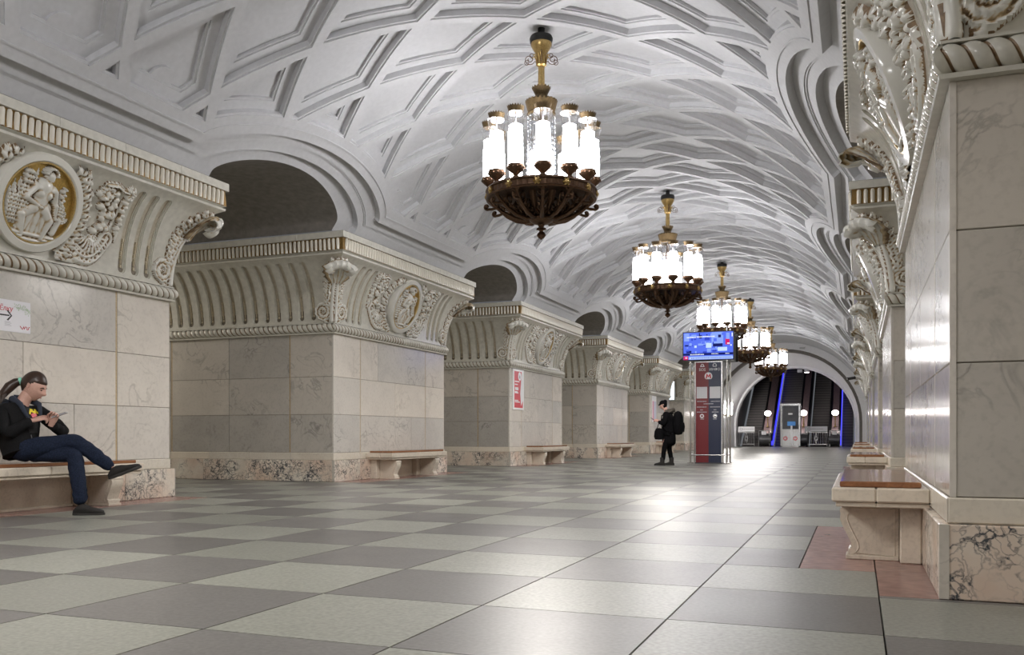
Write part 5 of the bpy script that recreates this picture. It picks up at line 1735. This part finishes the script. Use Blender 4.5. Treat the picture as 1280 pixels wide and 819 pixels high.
# wall lamps in the tunnel
for sx, y, nm in ((-1, 60.2, 'nearer'), (-1, 62.6, 'farther')):
    wl = thing('wall_lamp', '%s glowing tube lamp on the %s tunnel wall' % (nm, 'left' if sx < 0 else 'right'), 'lamp', (sx * 4.10, y, 2.2), 0 if sx < 0 else PI)
    MB().lathe([(0.02, -0.12), (0.06, -0.08), (0.13, -0.02), (0.13, 0.02)], 14, (0.12, 0, 0)).build('bracket', M['brass'], wl, 40)
    MB().lathe([(0.0, 0.02), (0.11, 0.03), (0.115, 0.85), (0.0, 0.86)], 14, (0.12, 0, 0)).build('tube', M['globe'], wl, 40)
    MB().lathe([(0.13, 0.86), (0.14, 0.95), (0.0, 0.97)], 14, (0.12, 0, 0)).build('cap', M['brass'], wl, 40)
    MB().box(-0.09, 0.12, -0.03, 0.03, -0.05, 0.0).build('arm', M['brass'], wl)
# two small lamps under the crown of the arch
for x, c in ((0.35, 'grey box'), (0.82, 'white lamp')):
    t = thing('arch_lamp', 'small %s under the crown of the end arch' % c, 'lamp', (x, EY - 0.45, 5.36))
    MB().box(-0.16, 0.16, -0.12, 0.12, -0.12, 0.10, 0.02).build('body', M['print_grey'], t)
    if x > 0.5: MB().box(-0.14, 0.14, -0.1, 0.1, -0.14, -0.12).build('diffuser', M['globe_small'], t)
# ================================================================== PEOPLE
from mathutils.bvhtree import BVHTree
def skin(name, nodes, edges, mat, levels=2, root=None):
    """grow one smooth surface round a skeleton of points with radii"""
    keys = list(nodes)
    me = bpy.data.meshes.new('skeleton')
    me.from_pydata([nodes[k][0] for k in keys], [(keys.index(a), keys.index(b)) for a, b in edges], [])
    o = bpy.data.objects.new('skeleton', me); COL.objects.link(o)
    md = o.modifiers.new('skin', 'SKIN'); md.use_smooth_shade = True
    sv = me.skin_vertices[0].data
    for i, k in enumerate(keys):
        r = nodes[k][1]
        sv[i].radius = (r, r) if not isinstance(r, tuple) else r
        sv[i].use_root = (k == (root or keys[0]))
    sb = o.modifiers.new('sub', 'SUBSURF'); sb.levels = levels; sb.render_levels = levels
    dg = bpy.context.evaluated_depsgraph_get()
    out = bpy.data.meshes.new_from_object(o.evaluated_get(dg))
    out.name = name
    bpy.data.objects.remove(o); bpy.data.meshes.remove(me)
    out.materials.clear(); out.materials.append(mat)
    out.polygons.foreach_set('use_smooth', [True] * len(out.polygons))
    return out
def mesh_arrays(me):
    v = [tuple(p.co) for p in me.vertices]; f = [tuple(p.vertices) for p in me.polygons]
    return v, f
def basis(fwd, up):
    f = Vector(fwd).normalized(); u = Vector(up); l = u.cross(f).normalized(); u = f.cross(l).normalized()
    return f, l, u
def head_arrays(c, fwd, up, size, n=40, m=30):
    """a head: skull, brow, eye sockets, nose, lips, chin; returns skin mesh and a hair cap"""
    f, l, u = basis(fwd, up)
    c = Vector(c)
    def place(x, y, z): return c + (f * x + l * y + u * z) * size
    V, F, P = [], [], []
    for j in range(m + 1):
        t = PI * j / m
        for i in range(n):
            a = 2 * PI * i / n
            x, y, z = 0.40 * math.sin(t) * math.cos(a), 0.325 * math.sin(t) * math.sin(a), 0.5 * math.cos(t)
            if z < 0.05:
                k = (0.05 - z) / 0.55
                y *= 1 - 0.27 * k ** 1.6
                x = x * (1 - 0.30 * k ** 1.5) + 0.075 * k if x < 0 else x * (1 - 0.06 * k ** 2) + 0.015 * k
            if x > 0:
                g = lambda yy, zz, sy, sz: math.exp(-((y - yy) / sy) ** 2 - ((z - zz) / sz) ** 2)
                x += 0.115 * g(0, -0.13, 0.048, 0.055) + 0.06 * g(0, -0.03, 0.04, 0.09)
                x -= 0.045 * (g(0.13, 0.0, 0.07, 0.05) + g(-0.13, 0.0, 0.07, 0.05))
                x += 0.022 * (g(0.12, 0.085, 0.09, 0.03) + g(-0.12, 0.085, 0.09, 0.03))
                x += 0.030 * g(0, -0.255, 0.085, 0.022) + 0.028 * g(0, -0.305, 0.075, 0.022) - 0.015 * g(0, -0.28, 0.08, 0.008)
                x += 0.03 * g(0, -0.42, 0.09, 0.06) + 0.018 * (g(0.17, -0.12, 0.08, 0.09) + g(-0.17, -0.12, 0.08, 0.09))
            P.append((x, y, z)); V.append(place(x, y, z))
    for j in range(m):
        for i in range(n):
            a, b = j * n + i, j * n + (i + 1) % n
            F.append((a, b, b + n, a + n))
    return V, F, P, place
def ears(mb, place, size):
    for s in (-1, 1):
        for (x, z, r) in ((-0.02, 0.03, 0.075), (-0.035, -0.04, 0.06), (-0.01, -0.10, 0.045)):
            p = place(x, s * (0.315 if z > -0.08 else 0.29), z); mb.ball(p, r * size, 8, 6, (0.8, 0.8, 1.1))
def hand(mb, wrist, fwd, palm_up, thumb_side, size, curls):
    """palm, four unequal bent fingers and a thumb from the palm's side"""
    f, l, u = basis(fwd, palm_up)          # u = back of the hand side normal
    w = Vector(wrist); l = l * thumb_side
    k = size / 0.19
    P = lambda a, b, c2: w + (f * a + l * b + u * c2) * k
    vs = []
    for a, hb, hc in ((-0.03, 0.026, 0.022), (0.0, 0.028, 0.020), (0.03, 0.036, 0.018), (0.065, 0.041, 0.016), (0.095, 0.040, 0.013), (0.105, 0.034, 0.009)):
        for q in range(10):
            t = 2 * PI * q / 10
            vs.append(P(a, hb * math.cos(t), hc * math.sin(t)))
    mb.add(vs, [(i * 10 + q, i * 10 + (q + 1) % 10, (i + 1) * 10 + (q + 1) % 10, (i + 1) * 10 + q) for i in range(5) for q in range(10)] + [tuple(range(9, -1, -1)), tuple(range(50, 60))])
    for i, (b, L) in enumerate(((0.030, 0.072), (0.010, 0.080), (-0.010, 0.075), (-0.029, 0.058))):
        cu = curls[i]
        p = P(0.088, b, 0.0); ang = 0.0; pts = [p]; rs = [0.0105 * k]
        for s_, seg in enumerate((0.42, 0.33, 0.25)):
            ang += cu * (0.75, 0.95, 0.6)[s_]
            d = f * math.cos(ang) - u * math.sin(ang) + l * (0.06 * (1.2 - i * 0.8))
            p = p + d.normalized() * (L * seg * k); pts.append(p); rs.append((0.0098, 0.0088, 0.0070)[s_] * k)
        mb.tube(pts, rs, 8)
        mb.ball(pts[-1], rs[-1] * 1.0, 7, 5)
        for q in (1, 2): mb.ball(pts[q], rs[q] * 1.06, 7, 5)
    tc = curls[4]
    p0 = P(0.022, 0.026, -0.004); p1 = P(0.048, 0.052, -0.012 - 0.01 * tc); p2 = P(0.078, 0.060 - 0.012 * tc, -0.020 - 0.02 * tc); p3 = P(0.100, 0.056 - 0.02 * tc, -0.024 - 0.035 * tc)
    mb.tube([p0, p1, p2, p3], [0.015 * k, 0.0125 * k, 0.0110 * k, 0.0082 * k], 8); mb.ball(p3, 0.0082 * k, 7, 5)
def shoe(mb, ankle, heel, toe, up, w=0.048):
    """a low shoe: sole outline rising to an ankle opening"""
    a = Vector(ankle); h = Vector(heel); t = Vector(toe)
    f = (t - h).normalized(); u = Vector(up); u = (u - f * u.dot(f)).normalized(); l = u.cross(f)
    L = (t - h).length
    secs = [(-0.01, 0.030, 0.045), (0.04, 0.040, 0.095), (0.09, 0.043, 0.105), (0.14, 0.044, 0.092), (0.19, 0.048, 0.070), (0.24, 0.050, 0.056), (0.28, 0.043, 0.046), (0.305, 0.026, 0.034), (0.312, 0.010, 0.022)]
    n = 12; vs = []
    for x, hw, hh in secs:
        for i in range(n):
            q = 2 * PI * i / n
            cz = math.sin(q)
            z = hh * (0.5 + 0.5 * cz) if cz > -0.75 else 0.0
            vs.append(h + f * (x / 0.312 * L) + l * (hw / 0.05 * w * math.copysign(abs(math.cos(q)) ** 0.7, math.cos(q))) + u * z)
    k = len(secs)
    mb.add(vs, [(i * n + j, i * n + (j + 1) % n, (i + 1) * n + (j + 1) % n, (i + 1) * n + j) for i in range(k - 1) for j in range(n)] + [tuple(range(n - 1, -1, -1)), tuple(range((k - 1) * n, k * n))])
    return f, l, u, h, L
def sole(mb, f, l, u, h, L, w=0.05):
    out = [(-0.012, 0.6), (0.02, 0.85), (0.08, 0.86), (0.16, 0.86), (0.22, 1.0), (0.27, 0.95), (0.305, 0.6), (0.32, 0.2)]
    pts = [(x / 0.312 * L, s * w) for x, s in out] + [(x / 0.312 * L, -s * w) for x, s in out[::-1]]
    mb.prism(pts, lambda a, b: h + f * a + l * b - u * 0.012, lambda a, b: h + f * a + l * b + u * 0.010)
def folds(me, amp, scale, seed):
    """soft cloth creases pushed into a mesh along its normals"""
    r = np.random.default_rng(seed)
    n = len(me.vertices)
    co = np.empty(n * 3); me.vertices.foreach_get('co', co); co = co.reshape(-1, 3)
    no = np.array([tuple(v.normal) for v in me.vertices])
    d = np.zeros(n)
    for _ in range(9):
        k = r.normal(size=3); k /= np.linalg.norm(k); k *= scale * r.uniform(0.5, 1.6)
        d += np.abs(np.sin(co @ k + r.uniform(0, 6))) - 0.6
    co += no * (amp * d / 3)[:, None]
    me.vertices.foreach_set('co', co.reshape(-1)); me.update()

# ------------------------------------------------------------------ the man sitting on the nearest left bench
V3 = Vector
man = thing('person', 'long-haired man in black jacket and jeans sitting cross-legged on the bench with a phone', 'person', (-4.17, 6.95, 0.54))
ORG = V3(man.location)
def loc_mesh(me):
    for v in me.vertices: v.co = v.co - ORG
    me.update(); return me
def mput(name, me, parent=None): return link(name, loc_mesh(me), parent or man)
def bput(name, mb, mats, smooth=50, parent=None, fix=False):
    mb.v = [tuple(V3(p) - ORG) for p in mb.v]
    return link(name, mb.mesh(name, mats, smooth, fix), parent or man)
Jm = dict(pel=(-4.19, 6.94, .69), belly=(-4.22, 6.96, .84), chest=(-4.24, 6.99, 1.00), neck=(-4.22, 7.02, 1.15), nk2=(-4.18, 7.06, 1.24), skull=(-4.14, 7.10, 1.33),
          shR=(-4.22, 6.815, 1.085), shL=(-4.20, 7.235, 1.10), elR=(-4.10, 6.76, .845), elL=(-3.99, 7.375, .865), wrR=(-3.985, 6.985, .995), wrL=(-3.93, 7.17, .965),
          hipR=(-4.13, 6.90, .665), hipL=(-4.17, 7.06, .655), kR=(-3.70, 7.26, .79), kL=(-3.62, 7.20, .655), aR=(-3.35, 7.45, .475), aL=(-3.43, 7.10, .15))
body_n = {'pel': (Jm['pel'], .065), 'belly': (Jm['belly'], .085), 'chest': (Jm['chest'], .115), 'neck': (Jm['neck'], .078), 'nk2': (Jm['nk2'], .074), 'skull': (Jm['skull'], .08),
          'shR': (Jm['shR'], .058), 'elR': (Jm['elR'], .043), 'wrR': (Jm['wrR'], .028), 'shL': (Jm['shL'], .058), 'elL': (Jm['elL'], .043), 'wrL': (Jm['wrL'], .028),
          'hipR': (Jm['hipR'], .06), 'kR': (Jm['kR'], .058), 'aR': (Jm['aR'], .036), 'hipL': (Jm['hipL'], .06), 'kL': (Jm['kL'], .058), 'aL': (Jm['aL'], .036)}
body_e = [('pel', 'belly'), ('belly', 'chest'), ('chest', 'neck'), ('neck', 'nk2'), ('nk2', 'skull'), ('chest', 'shR'), ('shR', 'elR'), ('elR', 'wrR'), ('chest', 'shL'), ('shL', 'elL'), ('elL', 'wrL'),
          ('pel', 'hipR'), ('hipR', 'kR'), ('kR', 'aR'), ('pel', 'hipL'), ('hipL', 'kL'), ('kL', 'aL')]
bm_ = skin('body', body_n, body_e, M['skin'])
mb = MB(); mb.add(*mesh_arrays(bm_))
HF = (0.80, 0.36, -0.36); HUP = (0.32, 0.16, 0.93)
HC = V3((-4.125, 7.11, 1.362)); HS = 0.315
hv, hf, hp, place = head_arrays(HC, HF, HUP, HS)
mb.add(hv, hf); ears(mb, place, HS)
hand(mb, Jm['wrR'], (0.55, 0.75, 0.30), (0.35, -0.35, 0.85), 1, 0.205, (0.45, 0.75, 0.85, 0.9, 0.5))
hand(mb, Jm['wrL'], (0.35, 0.05, 0.75), (-0.55, 0.75, 0.1), -1, 0.205, (0.75, 0.8, 0.85, 0.9, 0.6))
bput('body', mb, M['skin'], 75)
# face details
mb = MB()
for s in (-1, 1): mb.ball(place(0.355, s * 0.125, -0.012), 0.030 * HS, 8, 6, (0.6, 1.1, 0.6))
bput('eye', mb, M['hair'])
mb = MB()
for s in (-1, 1): mb.tube([place(0.385, s * 0.05, 0.065), place(0.375, s * 0.13, 0.088), place(0.325, s * 0.21, 0.06)], [0.012 * HS, 0.018 * HS, 0.01 * HS], 6)
bput('eyebrow', mb, M['hair'])
mb = MB(); mb.tube([place(0.345, -0.075, -0.285), place(0.385, 0, -0.272), place(0.345, 0.075, -0.285)], [0.008 * HS, 0.018 * HS, 0.008 * HS], 6); bput('lips', mb, M['lip'])
# hair drawn back: a cap over crown and back of the head, then the tail
mb = MB(); n, m = 40, 30
sel = []
for (x, y, z) in hp:
    line = 0.20 if x > 0.12 else (0.20 - (0.12 - x) * 1.35 if x > -0.22 else -0.26)
    sel.append(z > line)
cap = []
for (x, y, z), s in zip(hp, sel):
    r = 1.075 if s else 0.97
    cap.append(place(x * r - 0.012, y * r, z * r + (0.012 if s else 0)))
mb.add(cap, [f for f in hf if any(sel[i] for i in f)])
hair = bput('hair', mb, M['hair'], 70)
mb = MB()
b0 = place(-0.40, 0, 0.05)
tail = [b0, b0 + V3((-0.05, -0.045, -0.02)), b0 + V3((-0.08, -0.10, -0.07)), b0 + V3((-0.10, -0.15, -0.14)), b0 + V3((-0.10, -0.18, -0.21))]
mb.tube(tail, [0.035, 0.048, 0.055, 0.045, 0.015], 10); 
for q in range(7):
    a = q * 0.9; o = V3((0.02 * math.cos(a), 0.02 * math.sin(a), 0.03 * math.sin(a)))
    mb.tube([p + o * (i / 2.2) for i, p in enumerate(tail)], [0.012, 0.016, 0.02, 0.02, 0.006], 5)
bput('ponytail', mb, M['hair'], 70, hair)
mb = MB(); d = (tail[1] - tail[0]).normalized(); mb.cyl(b0 + d * 0.005, b0 + d * 0.035, 0.043, n=12); bput('hair_tie', mb, M['mint'], 50, hair)
# jacket
jk = {'hem': ((-4.135, 6.955, .615), .20), 'belly': ((-4.205, 6.965, .80), .17), 'chest': ((-4.225, 6.995, .985), .172), 'col': ((-4.21, 7.04, 1.165), .115),
      'shR': ((-4.22, 6.80, 1.085), .09), 'upR': ((-4.165, 6.765, .96), .080), 'elR': ((-4.09, 6.745, .845), .072), 'foR': ((-4.03, 6.87, .925), .062), 'wrR': ((-3.985, 6.975, .985), .05),
      'shL': ((-4.20, 7.25, 1.10), .09), 'upL': ((-4.09, 7.33, .97), .078), 'elL': ((-3.985, 7.39, .865), .07), 'foL': ((-3.95, 7.28, .90), .06), 'wrL': ((-3.93, 7.18, .945), .05)}
je = [('hem', 'belly'), ('belly', 'chest'), ('chest', 'col'), ('chest', 'shR'), ('shR', 'upR'), ('upR', 'elR'), ('elR', 'foR'), ('foR', 'wrR'), ('chest', 'shL'), ('shL', 'upL'), ('upL', 'elL'), ('elL', 'foL'), ('foL', 'wrL')]
jme = skin('jacket', jk, je, M['jacket'], 3, 'belly'); folds(jme, 0.012, 26, 4)
jbv = BVHTree.FromPolygons(*mesh_arrays(jme))
mput('jacket', jme)
def on_jacket(p, d=(-1, 0, 0), lift=0.004):
    hit = jbv.ray_cast(V3(p), V3(d))
    return (hit[0] + hit[1] * lift) if hit[0] else V3(p) + V3(d) * 0.6
mb = MB()
def chest_patch(pts, lift):
    q = [on_jacket((-3.4, y, z), lift=lift) for y, z in pts]
    mb.add(q, [tuple(range(len(q)))])
# shirt showing in the open front, its printed blots, the blue-lined hood edges
for i in range(6):
    for j in range(8):
        z0 = 0.86 + j * 0.034; wy = 0.075 - 0.006 * abs(j - 4)
        y0 = 7.03 - wy + 2 * wy * i / 6
        chest_patch([(y0, z0), (y0 + wy / 3, z0), (y0 + wy / 3, z0 + 0.034), (y0, z0 + 0.034)], 0.006)
bput('shirt', mb, M['tee'])
r5 = random.Random(8)
for nm, mat, spots in (('yellow_print', 'yellow_print', ((7.03, 1.085), (7.05, 1.095), (7.07, 1.082), (7.10, 1.095), (7.02, 1.068), (7.12, 1.075), (7.085, 1.075))), ('red_print', 'print_red', ((7.04, 1.05), (7.06, 1.055), (7.05, 1.035), (7.075, 1.045), (7.09, 1.055)))):
    mb = MB()
    for y, z in spots:
        w = r5.uniform(0.012, 0.02)
        chest_patch([(y - w, z - w * .6), (y + w * .7, z - w), (y + w, z + w * .7), (y - w * .5, z + w)], 0.012)
    bput(nm, mb, M[mat])
mb = MB()
for pts in ([(7.00, 1.225, -4.30), (6.935, 1.22, -4.22), (6.935, 1.165, -4.11), (6.97, 1.06, -4.07), (7.01, 0.97, -4.05), (7.03, .88, -4.05)], [(7.02, 1.235, -4.31), (7.14, 1.225, -4.23), (7.16, 1.17, -4.10), (7.14, 1.07, -4.06), (7.12, .98, -4.04)]):
    P = [V3((x, y, z)) for y, z, x in pts]
    mb.tube(P, [0.04, 0.038, 0.030, 0.020, 0.014, 0.010][:len(P)], 8)
mb.tube([V3((-4.34, 6.86, 1.13)), V3((-4.38, 6.98, 1.17)), V3((-4.36, 7.12, 1.15))], [0.045, 0.06, 0.045], 8)
bput('hood', mb, M['hood_blue'], 60)
mb = MB(); P = [on_jacket((-3.4, 6.99, z), lift=0.006) for z in np.linspace(0.62, 0.84, 8)]; mb.tube(P, 0.005, 5); bput('zip', mb, M['dark_steel'])
# trousers
jn = {'seat': ((-4.27, 6.95, .69), .10), 'pel': ((-4.17, 6.96, .685), .130), 'hipR': ((-4.06, 6.96, .69), .118), 'midR': ((-3.88, 7.11, .73), .108), 'kR': ((-3.695, 7.265, .775), .092), 'shinR': ((-3.55, 7.34, .655), .083), 'aR': ((-3.35, 7.45, .470), .066),
      'hipL': ((-4.12, 7.04, .65), .105), 'midL': ((-3.87, 7.13, .64), .098), 'kL': ((-3.635, 7.205, .63), .094), 'shinL': ((-3.55, 7.155, .42), .082), 'lowL': ((-3.475, 7.12, .22), .074), 'aL': ((-3.445, 7.105, .10), .074)}
jme = skin('jeans', jn, [('seat', 'pel'), ('pel', 'hipR'), ('hipR', 'midR'), ('midR', 'kR'), ('kR', 'shinR'), ('shinR', 'aR'), ('pel', 'hipL'), ('hipL', 'midL'), ('midL', 'kL'), ('kL', 'shinL'), ('shinL', 'lowL'), ('lowL', 'aL')], M['denim'], 3, 'pel')
folds(jme, 0.009, 34, 9); mput('jeans', jme)
mb = MB()
fr = shoe(mb, Jm['aR'], V3((-3.37, 7.43, .375)), V3((-3.075, 7.555, .50)), (-0.45, -0.15, 0.85)); mb2 = MB(); sole(mb2, *fr)
sh = bput('shoe', mb, M['shoe'], 60); bput('sole', mb2, M['sole'], 30, sh, True)
mb = MB(); fr = shoe(mb, Jm['aL'], V3((-3.49, 7.065, .014)), V3((-3.225, 7.20, .014)), (0, 0, 1)); mb2 = MB(); sole(mb2, *fr)
sh = bput('shoe', mb, M['shoe'], 60); bput('sole', mb2, M['sole'], 30, sh, True)
ph = thing('phone', 'pale smartphone held in the sitting man\'s hands', 'phone', (-3.855, 7.205, 1.055))
MB().obox((0, 0, 0), (0.75, 0.55, 0.35), (-0.5, 0.8, 0), (-0.35, -0.2, 0.9), 0.078, 0.038, 0.005).build('case', M['print_grey'], ph)
MB().obox((-0.003, -0.002, 0.006), (0.75, 0.55, 0.35), (-0.5, 0.8, 0), (-0.35, -0.2, 0.9), 0.072, 0.034, 0.0015).build('screen', M['black'], ph)

# ------------------------------------------------------------------ the person standing beside the information column
per = thing('person', 'standing person in black coat and fur-trimmed hood looking at a phone', 'person', (-0.74, 24.5, 0.0))
ORG = V3(per.location); 
def mput2(name, me, parent=None): return link(name, loc_mesh(me), parent or per)
def bput2(name, mb, mats, smooth=50, parent=None, fix=False): return bput(name, mb, mats, smooth, parent or per, fix)
B = lambda x, y, z: V3((-0.74 + x, 24.5 + y, z))      # facing -x
body = {'pel': (B(.04, 0, .95), .12), 'belly': (B(.03, 0, 1.10), .115), 'chest': (B(.02, 0, 1.30), .125), 'neck': (B(-.03, 0, 1.50), .06), 'skull': (B(-.08, 0, 1.62), .07),
        'shR': (B(.02, .19, 1.42), .06), 'elR': (B(-.05, .23, 1.16), .045), 'wrR': (B(-.26, .10, 1.24), .03), 'shL': (B(.02, -.19, 1.42), .06), 'elL': (B(-.04, -.24, 1.15), .045), 'wrL': (B(-.24, -.12, 1.22), .03),
        'hR': (B(.05, .10, .90), .09), 'kR': (B(.02, .11, .50), .06), 'aR': (B(.10, .12, .10), .04), 'hL': (B(.03, -.10, .90), .09), 'kL': (B(-.07, -.11, .50), .06), 'aL': (B(-.10, -.12, .10), .04)}
be = [('pel', 'belly'), ('belly', 'chest'), ('chest', 'neck'), ('neck', 'skull'), ('chest', 'shR'), ('shR', 'elR'), ('elR', 'wrR'), ('chest', 'shL'), ('shL', 'elL'), ('elL', 'wrL'), ('pel', 'hR'), ('hR', 'kR'), ('kR', 'aR'), ('pel', 'hL'), ('hL', 'kL'), ('kL', 'aL')]
mb = MB(); mb.add(*mesh_arrays(skin('body', body, be, M['skin'])))
hv, hf, hp, place = head_arrays(B(-.105, 0, 1.665), (-0.9, -0.12, -0.36), (-0.35, 0, 0.93), 0.25, 28, 20)
mb.add(hv, hf); ears(mb, place, 0.25)
hand(mb, B(-.26, .10, 1.24), (-0.9, -0.3, 0.25), (0.2, 0.6, 0.6), 1, 0.19, (0.6, .7, .8, .9, .5))
hand(mb, B(-.24, -.12, 1.22), (-0.9, 0.3, 0.3), (0.2, -0.6, 0.6), -1, 0.19, (0.6, .7, .8, .9, .5))
bput2('body', mb, M['skin'], 75)
mb = MB()
sel = [z > (0.10 if x > 0.05 else -0.42) for x, y, z in hp]
mb.add([place(x * (1.12 if s else .96), y * (1.12 if s else .96), z * (1.12 if s else .96)) for (x, y, z), s in zip(hp, sel)], [f for f in hf if any(sel[i] for i in f)])
mb.ball(place(-0.30, 0, 0.28), 0.06, 10, 8); mb.tube([place(0.30, -0.22, 0.20), place(0.46, 0, 0.18), place(0.30, 0.22, 0.20)], 0.02, 6)
bput2('cap', mb, M['cloth_black'], 60)
mb = MB()
for s in (-1, 1): mb.ball(place(0.36, s * 0.125, -0.01), 0.008, 6, 5)
bput2('eye', mb, M['hair'])
coat = {'skirt': (B(.05, 0, .52), .20), 'hem': (B(.05, 0, .70), .205), 'pel': (B(.04, 0, .88), .205), 'belly': (B(.03, 0, 1.10), .19), 'chest': (B(.03, 0, 1.30), .195), 'col': (B(-.0, 0, 1.46), .11),
        'shR': (B(.02, .19, 1.41), .09), 'elR': (B(-.04, .24, 1.15), .078), 'wrR': (B(-.24, .11, 1.23), .055), 'shL': (B(.02, -.19, 1.41), .09), 'elL': (B(-.03, -.25, 1.14), .078), 'wrL': (B(-.22, -.13, 1.21), .055)}
cme = skin('coat', coat, [('skirt', 'hem'), ('hem', 'pel'), ('pel', 'belly'), ('belly', 'chest'), ('chest', 'col'), ('chest', 'shR'), ('shR', 'elR'), ('elR', 'wrR'), ('chest', 'shL'), ('shL', 'elL'), ('elL', 'wrL')], M['cloth_black'], 2, 'belly')
folds(cme, 0.012, 20, 2); mput2('coat', cme)
mb = MB(); rr = random.Random(4)
for i in range(40):
    a = -2.2 + 4.4 * i / 39
    c = B(.07 - 0.02 * math.cos(a) , 0, 1.50) + V3((0.13 * math.cos(a), 0.15 * math.sin(a), 0.03 * math.cos(a)))
    for q in range(3):
        mb.ball(c + V3((rr.uniform(-.02, .02), rr.uniform(-.02, .02), rr.uniform(-.03, .03))), rr.uniform(0.022, 0.036), 6, 5)
bput2('fur_trim', mb, M['fur'], 80)['kind'] = 'stuff'
leg = {'pel': (B(.04, 0, .88), .13), 'hR': (B(.05, .10, .80), .10), 'kR': (B(.03, .11, .48), .075), 'aR': (B(.10, .12, .12), .06), 'hL': (B(.03, -.10, .80), .10), 'kL': (B(-.06, -.11, .48), .075), 'aL': (B(-.10, -.12, .12), .06)}
mput2('trousers', skin('trousers', leg, [('pel', 'hR'), ('hR', 'kR'), ('kR', 'aR'), ('pel', 'hL'), ('hL', 'kL'), ('kL', 'aL')], M['cloth_black'], 2))
for (hx, y) in ((.165, .12), (-.04, -.12)):
    mb = MB(); fr = shoe(mb, None or B(hx, y, .1), B(hx, y, .014), B(hx - 0.29, y - 0.03, .014), (0, 0, 1), 0.05)
    mb.cyl(B(hx - 0.075, y, 0.05), B(hx - 0.07, y, 0.22), 0.062, 0.066, 12)
    mb2 = MB(); sole(mb2, *fr, 0.055)
    s_ = bput2('boot', mb, M['shoe'], 60); bput2('sole', mb2, M['sole'], 30, s_, True)
# things carried
pk = thing('backpack', 'black backpack on the standing person\'s back', 'backpack', tuple(B(.30, 0, 1.17)))
mb = MB(); mb.lathe([(0.02, -0.33), (0.12, -0.31), (0.165, -0.24), (0.17, 0.0), (0.155, 0.18), (0.11, 0.29), (0.02, 0.33)], 20)
mb.v = [(x * 0.85, y * 1.05, z) for x, y, z in mb.v]; mb.build('bag', M['cloth_black'], pk, 60)
mb = MB(); mb.lathe([(0.02, -0.16), (0.09, -0.15), (0.11, 0.0), (0.09, 0.11), (0.02, 0.13)], 16, (0.08, 0, -0.10)); mb.v = [(x, y * 1.1, z) for x, y, z in mb.v]; mb.build('pocket', M['cloth_black'], pk, 60)
for s in (-1, 1): MB().tube([(-0.12, s * .12, 0.25), (-0.26, s * .17, 0.30), (-0.42, s * .16, 0.20), (-0.44, s * .17, 0.0), (-0.30, s * .2, -0.2), (-0.12, s * .13, -0.25)], 0.016, 6).build('strap', M['cloth_black'], pk, 60)
hb = thing('handbag', 'black bag hanging in front of the standing person', 'bag', tuple(B(-.20, -.16, .86)))
mb = MB(); mb.lathe([(0.02, -0.15), (0.12, -0.14), (0.15, -0.06), (0.13, 0.08), (0.09, 0.16), (0.02, 0.17)], 16); mb.v = [(x * 0.9, y * 0.55, z) for x, y, z in mb.v]; mb.build('bag', M['cloth_black'], hb, 60)
MB().tube([(-0.06, 0, 0.13), (0.0, 0.0, 0.30), (0.06, 0.01, 0.31), (0.09, 0, 0.13)], 0.012, 6).build('strap', M['cloth_black'], hb, 60)
p2 = thing('phone', 'dark smartphone in the standing person\'s hand', 'phone', tuple(B(-.385, -.005, 1.275)))
MB().obox((0, 0, 0), (-0.85, 0, 0.52), (0, 1, 0), (0.52, 0, 0.85), 0.08, 0.04, 0.006).build('case', M['black'], p2)
